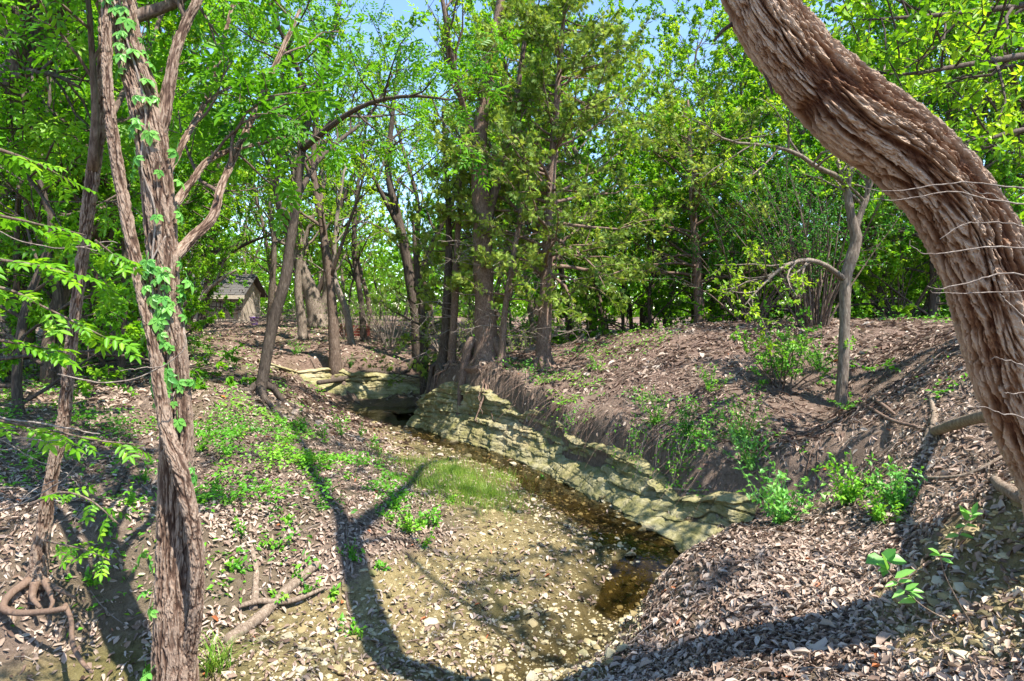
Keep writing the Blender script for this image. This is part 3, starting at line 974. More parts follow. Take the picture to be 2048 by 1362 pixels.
# main two-stemmed tree with creeper
ms = px([(352, 1640, 3.72, 140), (350, 1500, 3.72, 104), (350, 1362, 3.72, 92), (348, 1200, 3.72, 76), (347, 1080, 3.74, 66), (350, 950, 3.74, 64), (353, 850, 3.74, 62), (344, 700, 3.74, 57), (331, 600, 3.75, 56), (321, 450, 3.76, 60),
         (307, 300, 3.78, 64), (288, 200, 3.8, 62), (260, 100, 3.82, 54), (244, 0, 3.85, 54), (222, -200, 3.9, 50), (200, -500, 4.0, 44), (210, -900, 4.1, 34)])
mstem2 = px([(366, 1400, 3.74, 30), (380, 1300, 3.69, 30), (394, 1200, 3.63, 26), (390, 1080, 3.61, 29), (363, 950, 3.59, 32), (332, 850, 3.60, 28), (310, 700, 3.62, 24), (288, 600, 3.66, 23), (256, 447, 3.68, 23),
             (230, 300, 3.68, 22), (218, 200, 3.68, 18), (213, 100, 3.7, 16), (212, 0, 3.72, 15), (205, -150, 3.75, 14), (170, -420, 3.7, 9)])
ms[:, 3] *= .9
mstem2[:, 3] *= .92
mbase = np.array([ms[1][0], ms[1][1], gz(ms[1][0], ms[1][1])])
ml = [px([(308, 300, 3.8, 50), (325, 235, 3.8, 46), (340, 160, 3.85, 36), (352, 100, 3.9, 32), (375, 40, 3.95, 30), (402, -20, 4.0, 28), (450, -200, 4.2, 22), (520, -420, 4.5, 14)]),
      px([(325, 540, 3.78, 36), (352, 512, 3.8, 34), (385, 475, 3.9, 32), (425, 435, 4.0, 30), (442, 375, 4.1, 24), (470, 310, 4.3, 22), (505, 235, 4.5, 20), (560, 110, 4.8, 15), (600, 20, 5.1, 9)]),
      px([(322, 430, 3.8, 28), (348, 410, 3.85, 26), (378, 370, 4.0, 22), (412, 325, 4.2, 20), (465, 298, 4.4, 16), (530, 285, 4.7, 12), (600, 262, 5.0, 7)]),
      px([(312, 370, 3.82, 24), (338, 340, 3.9, 22), (372, 275, 4.1, 20), (412, 200, 4.4, 17), (440, 110, 4.7, 14), (465, 10, 5.0, 9)])]
maint = grown_tree("twin_stemmed_tree", "tall furrowed trunk with a thinner stem fused across it and creeper climbing up", mbase, ms, ml, M_BARK_MAIN, M_ASH,
                   {'limb': (6, 1.1, 4), 'trunk': (7, 1.8, 5, .75), 't0': .45}, dict(ASH_NEAR, per=5), 31, barkspec=(720, 200, (.022, .20), .015, 8.0), limb_bark=M_BARK, limb_spec=(200, 56, (.018, .14), .007, 18.0))
barked("second_stem", mstem2, M_BARK_MAIN, 420, 110, (.020, .09), .011, 15.0, parent=maint)

# thin crooked tree standing on the washed-out bank
ts_ = px([(72, 1200, 4.3, 56), (75, 1150, 4.3, 36), (84, 1080, 4.3, 27), (104, 950, 4.3, 22), (126, 850, 4.3, 21), (134, 770, 4.3, 20), (141, 700, 4.3, 20), (149, 640, 4.3, 18), (166, 500, 4.3, 20), (179, 400, 4.3, 22), (192, 300, 4.32, 22), (203, 200, 4.34, 25),
          (210, 110, 4.36, 24), (213, 0, 4.4, 23), (220, -200, 4.5, 20), (250, -450, 4.6, 14)])
tl = [px([(186, 340, 4.3, 22), (190, 240, 4.2, 14), (186, 140, 4.15, 12), (178, 20, 4.1, 10), (165, -120, 4.1, 7)]),
      px([(192, 300, 4.3, 18), (215, 250, 4.5, 12), (250, 180, 4.9, 10), (300, 90, 5.3, 8), (340, -20, 5.6, 5)])]
tb = on_ground(76, 4.3)
thin = grown_tree("crooked_thin_tree", "thin crooked tree with roots hanging over the pale washed-out bank", tb, ts_, tl, M_BARK_MAIN, M_ASH,
                  {'limb': (5, 1.0, 4), 'trunk': (6, 1.5, 5, .78), 't0': .4}, ASH_NEAR, 33, barkspec=(460, 90, (.022, .10), .012, 25.0), limb_bark=M_BARK)
mb = MB()
for rows in ([(60, 1160, 4.25, 26), (25, 1185, 4.15, 22), (6, 1215, 4.08, 20), (40, 1226, 4.02, 18), (100, 1222, 3.98, 16), (132, 1216, 3.97, 15)],
             [(130, 1208, 4.0, 12), (142, 1240, 3.95, 13), (146, 1290, 3.9, 13), (165, 1325, 3.85, 11), (185, 1345, 3.8, 7)],
             [(86, 1165, 4.25, 22), (120, 1180, 4.2, 14), (150, 1195, 4.2, 8)], [(70, 1165, 4.2, 24), (66, 1195, 4.15, 16), (80, 1215, 4.1, 9)], [(90, 1160, 4.22, 20), (105, 1200, 4.15, 12), (98, 1222, 4.1, 7)]):
    sp = spline(px(rows), 22)
    sp[:, 2] = np.maximum(sp[:, 2], ground_z(sp[:, 0], sp[:, 1]) + sp[:, 3] * .3)
    tube(mb, sp[:, :3], sp[:, 3] * .72, 8)
part(mb, "root", M_BARK_MAIN, thin)

# dark trunk leaning to the right above the left bank
ds = px([(512, 830, 10, 36), (518, 790, 10, 25), (528, 745, 10, 22), (547, 640, 10, 21), (571, 560, 10, 20), (580, 490, 10, 19), (589, 430, 10, 18), (598, 350, 10, 16), (606, 290, 10, 15), (625, 210, 10, 13), (655, 100, 10.2, 10), (690, -40, 10.4, 7)])
dl = [px([(586, 440, 10, 16), (560, 415, 10, 13), (552, 370, 9.9, 11), (562, 300, 9.8, 9), (566, 200, 9.7, 7), (580, 100, 9.6, 5)]),
      px([(604, 300, 10, 14), (640, 270, 9.7, 12), (700, 225, 9.2, 10), (760, 200, 8.8, 8), (830, 192, 8.4, 7), (900, 200, 8.2, 4)]),
      px([(592, 400, 10, 12), (630, 330, 10.4, 9), (680, 280, 10.8, 8), (740, 230, 11.2, 6), (790, 140, 11.5, 4)]),
      px([(622, 220, 10, 11), (600, 150, 9.6, 9), (560, 60, 9.2, 8), (520, -40, 9, 6)])]
db = on_ground(520, 10)
grown_tree("leaning_dark_tree", "dark smooth trunk leaning to one side at the foot of the litter slope", db, ds, dl, M_BARK_DK, M_ASH, {'limb': (9, 1.7, 6), 'trunk': (6, 1.6, 6, .6), 't0': .3}, dict(ASH, per=6), 35, roots=(5, .7))

# trees above the far ledge
def mid(name, label, rows, limbs, bark, leafmat, seed, sp, leaf, group=None, roots=(4, .5), **kw):
    s = px(rows)
    d = rows[0][2]
    b = np.array([s[0][0], s[0][1], gz(s[0][0], s[0][1])])
    s[0, 2] = b[2] - .05
    return grown_tree(name, label, b, s, [px(l) for l in limbs], bark, leafmat, sp, leaf, seed, group, roots=roots, **kw)

mid("slender_tree", "slender grey trunk alone on the bare slope below the shed", [(606, 674, 20, 20), (601, 620, 20, 17), (596, 570, 20, 15), (600, 500, 20, 14), (592, 400, 20, 11), (600, 250, 20, 7)],
    [[(597, 560, 20, 11), (610, 480, 20, 9), (640, 400, 20, 6)]], M_BARK_GREY, M_ELM, 41, {'trunk': (12, 2.2, 6, .5), 'limb': (5, 1.6, 5)}, dict(ELM, per=18, L=.11, W=.065))
mid("double_tree", "stout pale trunk forking close to the ground beyond the bare slope", [(640, 652, 24, 46), (634, 620, 24, 36), (618, 575, 24, 28), (598, 520, 24, 24), (585, 440, 24, 18), (590, 300, 24, 10)],
    [[(642, 630, 24, 26), (655, 580, 24, 20), (652, 500, 24, 16), (640, 400, 24, 11), (650, 280, 24, 6)]], M_BARK_GREY, M_ELM, 42, {'trunk': (12, 2.6, 6, .5), 'limb': (9, 2.4, 6)}, dict(ELM, per=18, L=.12, W=.07))
mid("ledge_top_tree", "dark slim trunk rooted at the lip of the far pale ledge", [(672, 702, 16.8, 30), (667, 650, 16.8, 20), (662, 580, 16.8, 18), (652, 500, 16.8, 16), (640, 420, 16.8, 14), (628, 350, 16.8, 12), (632, 240, 16.8, 9), (660, 80, 16.8, 5)],
    [[(660, 560, 16.8, 9), (690, 470, 16.5, 7), (720, 380, 16.2, 5), (735, 300, 16, 3)], [(632, 370, 16.8, 9), (600, 300, 16.5, 6), (590, 200, 16.3, 4)]], M_BARK, M_ELM, 43, {'trunk': (12, 2.0, 6, .45), 'limb': (8, 1.5, 6)}, dict(ELM, per=16, L=.1, W=.055), roots=(6, .8))
mid("bleached_tree", "thin bleached trunk curving behind the slim tree on the far ledge", [(704, 658, 19, 15), (692, 620, 19, 13), (676, 580, 19, 12), (668, 540, 19, 10), (672, 450, 19, 8), (690, 330, 19, 5)],
    [], M_TWIG, M_ELM, 44, {'trunk': (10, 1.6, 5, .5)}, dict(ELM, per=8, L=.1, W=.055))
mid("knotted_tree", "tall thin tree with crossing bare limbs, dense scrub around its foot", [(838, 712, 17.5, 28), (832, 640, 17.5, 21), (822, 570, 17.5, 20), (806, 480, 17.5, 18), (790, 410, 17.5, 16), (776, 340, 17.5, 13), (785, 230, 17.5, 9), (800, 90, 17.5, 6)],
    [[(826, 590, 17.5, 14), (860, 500, 17.2, 12), (905, 400, 17, 10), (925, 330, 16.8, 8), (930, 220, 16.6, 5)], [(800, 460, 17.5, 10), (760, 380, 17.2, 8), (730, 330, 17, 6), (690, 300, 16.8, 4)]],
    M_BARK_DK, M_ELM, 45, {'trunk': (10, 1.8, 6, .45), 'limb': (9, 1.6, 6)}, dict(ELM, per=9, L=.1, W=.055))
mid("spindly_tree", "spindly nearly leafless tree between the dark tree and the cedars", [(728, 690, 20, 14), (722, 600, 20, 11), (708, 500, 20, 9), (715, 380, 20, 7), (735, 230, 20, 4)], [], M_BARK_DK, M_ELM, 46, {'trunk': (16, 1.6, 6, .3)}, dict(ELM, per=5, L=.09, W=.05))

# ------------------------------------------------------------------ cedars on the rock nose
def cedar(name, label, rows, seed, crown, bark, group=None, nl=60, z0=1.2, per=26, L=.13, sub=6, roots=(6, .6), limb_up=.05, dead=12, bias=None):
    g = np.random.default_rng(seed)
    s = px(rows)
    base = np.array([s[0][0], s[0][1], gz(s[0][0], s[0][1])])
    s[0, 2] = base[2] - .06
    t = thing(name, label, "tree", tuple(base), group)
    pts, rr = limb_chains(s, 40)
    mb = MB()
    rr = rr * (1 + .12 * (g.random(40) - .5))
    tube(mb, pts, rr, 11)
    root_tubes(g, mb, base, rr[0], *roots)
    part(mb, "trunk", bark, t)
    H = pts[-1][2] - base[2]
    chains, twigs, dch = [], [], []
    for i in range(nl):
        h = z0 + (H - z0 - .1) * ((i + g.random()) / nl)
        k = min(int(np.searchsorted(pts[:, 2] - base[2], h)), 39)
        p = pts[k - 1] + (pts[k] - pts[k - 1]) * ((h - (pts[k - 1][2] - base[2])) / max(1e-6, pts[k][2] - pts[k - 1][2]))
        az = g.uniform(0, 2 * math.pi)
        l = crown(h / H) * g.uniform(.65, 1.15)
        if bias is not None: l *= 1 + bias[1] * math.cos(az - bias[0])
        el = g.uniform(-.15, .35) + .45 * (h / H)
        d = np.array([math.cos(az) * math.cos(el), math.sin(az) * math.cos(el), math.sin(el)])
        c = wander(g, p, d, l, 6, .14, -.02)
        c[-2:, 2] += .06 * l
        r = np.linspace(max(.01, min(rr[k] * .4, .022 * l)), .004, 6)
        chains.append((c, r, 5))
        sprout(g, c, r, sub, max(.35, l * .42), 1, chains, twigs, .1, .25, (.5, 1.0), wig=.15)
        twigs.append(c[2:])
    for i in range(dead):
        h = g.uniform(.3, z0 + 1.2)
        k = max(1, min(int(np.searchsorted(pts[:, 2] - base[2], h)), 39))
        az = g.uniform(0, 2 * math.pi)
        c = wander(g, pts[k], [math.cos(az), math.sin(az), g.uniform(-.25, .3)], g.uniform(.5, 1.5), 6, .22, -.01)
        r = np.linspace(.011, .003, 6)
        dch.append((c, r, 4))
        sprout(g, c, r, 5, .4, 1, dch, [], .0, .3, (.5, 1.1), wig=.25)
    mb = MB(); add_chains(mb, chains); part(mb, "branches", bark, t)
    if dch:
        mb = MB(); add_chains(mb, dch); part(mb, "dead_branches", M_TWIG, t)
    mb = MB()
    twig_leaves(g, mb, twigs, per, L, L * .17, 'spray', tmean=.55, tsd=.22, up=.4, droop=.1, spread=.05)
    part(mb, "crown", M_CEDAR, t)
    return t, base

c2, c2b = cedar("red_cedar", "tall cedar with a reddish shredding trunk and broad feathery olive crown", [(1086, 742, 12.6, 42), (1087, 700, 12.6, 31), (1090, 620, 12.6, 27), (1094, 520, 12.6, 24), (1100, 430, 12.6, 21), (1104, 330, 12.6, 18), (1112, 220, 12.6, 14), (1122, 90, 12.7, 10), (1135, -60, 12.8, 6), (1140, -220, 12.9, 3)],
           51, lambda q: 2.9 * (1 - q) ** .7 * min(1, .55 + q * 1.6) + .25, M_BARK_CEDAR, nl=125, z0=1.9, per=20, dead=26, sub=7)
c1rows = [(968, 775, 12.6, 92), (971, 742, 12.6, 66), (972, 690, 12.6, 50), (970, 620, 12.6, 43), (966, 540, 12.6, 40), (964, 450, 12.6, 37), (960, 370, 12.6, 34), (960, 280, 12.6, 30), (970, 180, 12.6, 25), (992, 60, 12.6, 20), (1010, -60, 12.6, 15), (1030, -260, 12.6, 8)]
c1, c1b = cedar("old_cedar", "thick shaggy trunk on the rock nose with its roots hanging down the ledge", c1rows, 52, lambda q: 1.15 * (1 - .3 * q) * (1 if q < .5 else .8), M_BARK_CEDAR, nl=34, z0=1.1, per=16, dead=24, sub=5, roots=(7, .6, (-.5, 3.7), .22))
# its upper forks carry broad leaves
chains, twigs = [], []
gg = np.random.default_rng(77)
for L in ([(966, 470, 12.6, 22), (985, 400, 12.6, 18), (1010, 300, 12.5, 15), (1035, 180, 12.8, 12), (1060, 0, 13, 8)], [(962, 320, 12.6, 20), (930, 230, 12.2, 14), (905, 120, 11.3, 11), (880, -30, 11, 8)]):
    lp, lr = limb_chains(px(L), 12)
    mb = MB(); tube(mb, lp, lr, 7)
    chains = []
    sprout(gg, lp, lr, 9, 1.6, 2, chains, twigs, .1, .4, nsub=6)
    add_chains(mb, chains); part(mb, "limb", M_BARK, c1)
mb = MB(); twig_leaves(gg, mb, twigs, 13, .085, .045, tmean=.4); part(mb, "leafy_crown", M_ELM, c1)
# roots hanging down the rock below the old cedar
mb = MB()
gr = np.random.default_rng(78)
for i in range(16):
    u = gr.uniform(945, 1030); dp = 12.1 + gr.uniform(-.1, .1)
    rows = [P(968 + gr.uniform(-14, 20), 748, 12.5), P(u, 770 + gr.uniform(-6, 6), dp - .1), P(u + gr.uniform(-14, 14), 800, dp - .25), P(u + gr.uniform(-22, 22), 835 + gr.uniform(-10, 10), dp - .45), P(u + gr.uniform(-30, 30), 862 + gr.uniform(-20, 25), dp - .7)]
    k = gr.integers(3, 6)
    sp = spline(rows[:k], 16)
    sp += gr.normal(size=sp.shape) * .012
    tube(mb, sp, np.linspace(gr.uniform(.015, .035), .006, 16), 6)
part(mb, "root", M_BARK_CEDAR, c1)

lowc = lambda q: 1.5 * (1 - q) ** .5 + .3
cedar("slim_cedar", "slim dark cedar just behind the thick shaggy trunk on the rock nose", [(880, 745, 13.6, 26), (888, 690, 13.6, 18), (894, 600, 13.6, 17), (898, 500, 13.6, 14), (896, 400, 13.6, 11), (890, 300, 13.6, 8), (885, 220, 13.6, 4)], 53, lambda q: 1.3 * (1 - q) ** .6 + .25, M_BARK_DK, nl=20, z0=1.4, per=11, dead=14, sub=5)
cedar("twin_cedar", "thin cedar pole with dead side twigs close beside the slim dark cedar", [(905, 742, 13.4, 24), (905, 690, 13.4, 16), (910, 600, 13.4, 15), (914, 500, 13.4, 12), (920, 380, 13.4, 8), (925, 300, 13.4, 4)], 54, lambda q: .95 * (1 - q) ** .6 + .2, M_BARK_CEDAR, nl=22, z0=1.6, per=11, dead=18, sub=4)
cedar("bushy_cedar", "low bushy cedar with dark boughs drooping over the far pale ledge", [(850, 735, 15.2, 22), (846, 660, 15.2, 16), (838, 580, 15.2, 14), (830, 500, 15.2, 9), (826, 440, 15.2, 4)], 55, lambda q: 1.35 * (1 - q) ** .5 + .3, M_BARK_DK, nl=22, z0=.7, per=12, dead=14, sub=5)
cedar("leaning_cedar", "slender cedar stem leaning beside the thick shaggy trunk, feathery low boughs", [(1000, 742, 12.3, 22), (1005, 690, 12.3, 15), (1010, 620, 12.3, 13), (1022, 540, 12.3, 11), (1040, 430, 12.4, 8), (1050, 330, 12.5, 4)], 56, lambda q: 1.0 * (1 - q) ** .5 + .25, M_BARK_CEDAR, nl=24, z0=1.3, per=12, dead=14, sub=4)
cedar("drooping_cedar", "broad pale olive cedar behind the sapling whose boughs sweep to the hilltop", [(1400, 660, 14.5, 26), (1398, 600, 14.5, 20), (1392, 500, 14.5, 17), (1385, 400, 14.5, 14), (1380, 300, 14.6, 10), (1376, 200, 14.8, 4)], 57, lambda q: 3.0 * (1 - q) ** .6 + .3, M_BARK_CEDAR, nl=50, z0=1.2, per=15, dead=10, sub=6)

# sapling on the hill edge
ss = px([(1682, 815, 8, 26), (1684, 770, 8, 21), (1688, 690, 8, 20), (1690, 600, 8, 20), (1692, 555, 8, 21), (1702, 520, 8, 23), (1712, 480, 8, 22), (1704, 440, 8, 17), (1697, 400, 8, 15), (1696, 360, 8, 13), (1712, 320, 8, 10), (1740, 240, 8.1, 7), (1770, 130, 8.2, 4)])
slm = [px([(1696, 375, 8, 11), (1670, 350, 7.9, 10), (1635, 335, 7.8, 9), (1590, 305, 7.7, 8), (1530, 290, 7.5, 7), (1470, 285, 7.3, 5), (1420, 265, 7.2, 3)]),
       px([(1708, 465, 8, 14), (1722, 425, 8, 12), (1734, 390, 8, 10), (1738, 340, 8, 7), (1760, 260, 7.9, 4)]),
       px([(1690, 560, 8, 12), (1650, 530, 7.8, 10), (1610, 520, 7.6, 9), (1565, 535, 7.4, 7), (1520, 575, 7.2, 5), (1490, 610, 7.1, 3)]),
       px([(1700, 430, 8, 9), (1690, 380, 8.2, 7), (1670, 300, 8.5, 6), (1640, 200, 8.8, 4)])]
grown_tree("sapling", "small crooked sapling with spreading thin limbs on the bare hill edge", on_ground(1684, 8), ss, slm, M_BARK_GREY, M_ELM, {'limb': (10, 1.0, 6), 't0': .3}, dict(per=11, L=.06, W=.032, tmean=.75), 61, n=40)

# many-stemmed shrub on the hilltop
def clump(name, label, u, d, n, h, spread, seed, leafmat, leaf, group=None, cat="shrub", bark=M_BARK, t0=.35, loc=None, sub=5, L=.5):
    g = np.random.default_rng(seed)
    b = on_ground(u, d) if loc is None else np.array(loc)
    t = thing(name, label, cat, tuple(b), group)
    ch, tw = [], []
    for i in range(n):
        az = g.uniform(0, 2 * math.pi); e = g.uniform(.05, spread)
        p0 = b + np.array([math.cos(az), math.sin(az), 0]) * g.uniform(0, .22) * min(1, h / 2); p0[2] -= .03
        c = wander(g, p0, [math.cos(az) * math.sin(e), math.sin(az) * math.sin(e), math.cos(e)], h * g.uniform(.55, 1.1), 7, .08, -.02)
        r = np.linspace(.006 + .005 * h, .003, 7)
        ch.append((c, r, 5))
        sprout(g, c, r, sub, L * h / 2, 1, ch, tw, .1, t0, (.5, 1.1))
    mb = MB(); add_chains(mb, ch); part(mb, "stems", bark, t)
    mb = MB(); twig_leaves(g, mb, tw, **leaf); part(mb, "crown", leafmat, t)
    return t
clump("stemmy_shrub", "big shrub with dozens of bare upright stems on the hill beside the sapling", 1630, 11, 34, 3.2, .55, 71, M_DARK, dict(per=18, L=.055, W=.032, tmean=.5), sub=9, t0=.35)
clump("green_shrub", "leafy bright green shrub spilling over the edge left of the sapling", 1565, 8.6, 14, 1.3, .9, 72, M_HERB, dict(per=22, L=.055, W=.03, tmean=.5), t0=.15, sub=8)
clump("dark_shrub", "dense dark green shrub crowding behind the many-stemmed shrub", 1500, 13.2, 22, 3.4, .7, 73, M_DARK, dict(per=20, L=.06, W=.036, tmean=.35), sub=9)
clump("far_shrub", "rounded leafy shrub between the many-stemmed shrub and the leaning trunk", 1800, 13.5, 22, 2.8, .8, 74, M_ELM, dict(per=20, L=.06, W=.036, tmean=.5), sub=8)

# a tree leaning in at the upper left and a leafy bough over the big trunk
lt = px([(-330, 900, 5.6, 80), (-260, 700, 5.6, 74), (-170, 480, 5.6, 70), (-80, 290, 5.6, 66), (0, 185, 5.6, 60), (50, 120, 5.6, 52), (95, 40, 5.6, 44), (120, -60, 5.6, 36), (150, -250, 5.7, 24)])
ll = [px([(40, 130, 5.6, 30), (20, 60, 5.5, 22), (-20, 0, 5.4, 16), (-60, -80, 5.3, 10)]), px([(45, 125, 5.6, 26), (62, 170, 5.5, 20), (78, 205, 5.4, 14), (92, 260, 5.3, 8)]),
      px([(75, 70, 5.6, 28), (105, 40, 5.5, 22), (130, 0, 5.4, 18), (165, -70, 5.3, 12)]), px([(20, 160, 5.6, 20), (60, 145, 5.3, 14), (110, 150, 5.1, 10), (160, 175, 4.9, 5)]), px([(-60, 265, 5.6, 18), (0, 300, 5.3, 12), (60, 360, 5.1, 8), (110, 430, 4.9, 4)])]
bl_ = np.array([lt[1][0], lt[1][1], gz(lt[1][0], lt[1][1])])
lt[0, :3] = bl_ - [0.05, 0, .2]
grown_tree("shaded_tree", "dark tree leaning in from the side above the ash boughs, crossing limbs up high", bl_, lt, ll, M_BARK_DK, M_ASH, {'limb': (7, 1.2, 5), 'trunk': (9, 1.8, 6, .5), 't0': .3}, dict(ASH, per=6, L=.07, W=.03), 81)
rb = px([(2500, 700, 6.2, 60), (2480, 420, 6.2, 52), (2430, 200, 6.2, 46), (2390, 0, 6.2, 40), (2370, -260, 6.3, 30), (2380, -600, 6.4, 14)])
rl = [px([(2430, 190, 6.2, 26), (2250, 130, 5.9, 20), (2080, 110, 5.6, 15), (1930, 130, 5.3, 10), (1800, 150, 5.1, 6), (1700, 130, 5, 3)]), px([(2400, 40, 6.2, 24), (2230, -20, 5.8, 18), (2050, 10, 5.5, 13), (1880, 30, 5.3, 9), (1720, 40, 5.1, 4)]),
      px([(2450, 320, 6.2, 24), (2280, 260, 6.0, 18), (2120, 250, 5.8, 13), (2000, 270, 5.6, 8), (1930, 300, 5.4, 4)]), px([(2470, 420, 6.2, 22), (2280, 400, 6.2, 16), (2120, 420, 6.2, 10), (2020, 460, 6.2, 5)])]
br_ = np.array([rb[0][0], rb[0][1], gz(rb[0][0], rb[0][1])])
rb[0, 2] = br_[2] - .1
grown_tree("overhanging_elm", "elm standing past the leaning trunk, its bright leafy boughs reaching over it", br_, rb, rl, M_BARK_DK, M_ELM, {'limb': (12, 1.3, 6), 't0': .3, 'trunk': (5, 1.6, 6, .6)}, dict(per=14, L=.08, W=.045, tmean=.65), 82)

mid("shed_side_tree", "dark slanting tree standing right in front of the shed", [(402, 655, 26, 20), (408, 615, 26, 17), (418, 560, 26, 16), (425, 480, 26, 14), (430, 380, 26, 11), (440, 240, 26, 6)], [[(420, 550, 26, 9), (470, 500, 25.5, 7), (540, 470, 25, 5), (600, 460, 24.5, 3)], [(424, 490, 26, 9), (380, 430, 25.5, 7), (340, 400, 25, 4)]],
    M_BARK_DK, M_CEDAR, 47, {'trunk': (16, 2.2, 6, .3), 'limb': (9, 1.6, 6)}, dict(per=9, L=.12, W=.03, tmean=.4))
mid("leaning_snag", "bleached dead snag leaning across the front of the shed", [(366, 668, 22, 9), (385, 630, 22, 9), (412, 585, 22, 8), (440, 560, 22, 7), (472, 540, 22, 4)], [[(430, 568, 22, 5), (445, 530, 22, 4), (450, 500, 22, 2)]], M_TWIG, M_ELM, 48, {'limb': (4, .6, 3)}, None)

for i, (lab, u, d, n, h) in enumerate([("bare brown thicket between the spindly leafless tree and the tall crossing tree", 780, 19.5, 26, 2.6), ("tangled bare thicket behind the slim dark cedar", 900, 17.8, 26, 2.2), ("brown twiggy thicket between the old cedar and the reddish cedar", 1040, 17, 26, 2.0),
        ("dry twiggy thicket on the crest right of the reddish cedar", 1180, 17, 24, 1.8), ("low dry thicket behind the slim trunk on the far ledge", 690, 21, 22, 1.8), ("sparse dry thicket on the crest before the drooping cedar", 1290, 16.3, 22, 1.7)]):
    clump("thicket", lab, u, d, n, h, .75, 90 + i, M_ELM, dict(per=3, L=.06, W=.03, tmean=.5), "bare thickets under the trees", "thicket", M_TWIG, sub=9)
# ------------------------------------------------------------------ woodland trees: a few kinds, copied
def proto_tree(name, seed, h, crown_r, c0, leafmat, bark, leaf, nl=15, sub=7, r0=.12, lean=.1):
    g = np.random.default_rng(seed)
    t = thing(name, "", "tree")
    top = np.array([g.normal() * lean * h, g.normal() * lean * h, h])
    sp = [np.array([0, 0, -.15, r0 * 1.3])]
    for q in (.12, .3, .5, .7, .88, 1.0):
        sp.append(np.r_[top[:2] * q + g.normal(size=2) * .02 * h, h * q, r0 * (1 - q) ** .8 + .012])
    pts, rr = limb_chains(np.array(sp), 18)
    mb = MB(); tube(mb, pts, rr, 8)
    ch, tw = [], []
    for i in range(nl):
        q = c0 + (1 - c0) * ((i + g.random()) / nl)
        k = min(int(q * 17), 16)
        az = i * 2.4 + g.normal() * .5
        l = crown_r * (1.1 - .55 * abs(q - .55)) * g.uniform(.7, 1.2)
        el = .25 + .7 * q + g.normal() * .15
        c = wander(g, pts[k], [math.cos(az) * math.cos(el), math.sin(az) * math.cos(el), math.sin(el)], l, 6, .18, .03)
        r = np.linspace(max(rr[k] * .5, .012), .006, 6)
        ch.append((c, r, 5))
        sprout(g, c, r, sub, l * .5, 2, ch, tw, .08, .25, nsub=4)
    add_chains(mb, ch)
    part(mb, "trunk", bark, t)
    mb = MB(); twig_leaves(g, mb, tw, **leaf); part(mb, "crown", leafmat, t)
    return t

WL = lambda per, L, tm: dict(per=per, L=L, W=L * .58, tmean=tm, tsd=.22)
pro = [proto_tree("woodland_elm", 101, 9.5, 3.2, .28, M_ELM, M_BARK, WL(24, .105, .5), nl=19),
       proto_tree("woodland_oak", 102, 11, 3.6, .30, M_ELM, M_BARK_DK, WL(24, .115, .38), nl=19, r0=.16),
       proto_tree("woodland_ash", 103, 10, 2.8, .35, M_ASH, M_BARK_GREY, WL(24, .105, .55), nl=18, r0=.11),
       proto_tree("understory_tree", 104, 5.5, 2.4, .10, M_ASH, M_BARK_DK, WL(26, .09, .6), nl=18, r0=.06),
       proto_tree("understory_elm", 105, 4.5, 2.2, .06, M_HERB, M_BARK, WL(26, .085, .5), nl=18, r0=.05)]
KIND = ["slim bright green woodland tree", "dark-stemmed deeper green woodland tree", "airy grey-stemmed woodland tree", "low branching yellow-green young tree", "low bushy dark green young tree"]
GRP = ["slim bright woodland trees", "dark-stemmed woodland trees", "grey-stemmed woodland trees", "yellow-green young trees", "dark green young trees"]
used = [False] * 5
gw = np.random.default_rng(9)
WOODS = []
# (u, depth, kind): tall trees
for u, d, k in [(-60, 9, 2), (60, 13, 0), (160, 17, 1), (-120, 15, 1), (250, 21, 2), (330, 28, 0), (420, 38, 1), (60, 24, 0), (170, 30, 2), (-80, 30, 1),
                (520, 37, 2), (600, 36, 0), (880, 28, 2), (960, 24, 0), (1060, 23, 1), (1150, 24, 2), (1210, 18.5, 0), (1290, 24, 1), (1300, 33, 0),
                (1420, 21, 0), (1600, 23, 1), (1690, 19, 0), (1790, 21, 2), (1880, 18, 0), (1990, 20, 1), (2090, 17, 0), (2000, 14, 2), (2180, 12, 1), (1560, 32, 2), (1750, 33, 0),
                (1000, 34, 1), (1160, 38, 0), (560, 30, 0), (1890, 30, 1), (2200, 24, 0), (-200, 22, 0), (480, 48, 1), (1450, 42, 1),
                (-250, 8.5, 0), (100, 9.5, 0), (260, 12, 2), (1850, 14, 2), (30, 11, 2), (150, 10.5, 0), (220, 14, 0), (300, 17, 2), (380, 22, 0), (450, 30, 2), (640, 30, 1), (1180, 21, 0), (1080, 19, 2), (1950, 15, 0), (930, 20, 2), (860, 24, 0), (740, 32, 0), (810, 38, 2), (690, 40, 0), (900, 33, 0), (1000, 27, 2), (1400, 19.5, 0), (1490, 21, 2), (1340, 22, 0), (640, 44, 2), (1120, 29, 0), (540, 24, 2)]:
    WOODS.append((u, d, k, gw.uniform(.85, 1.15)))
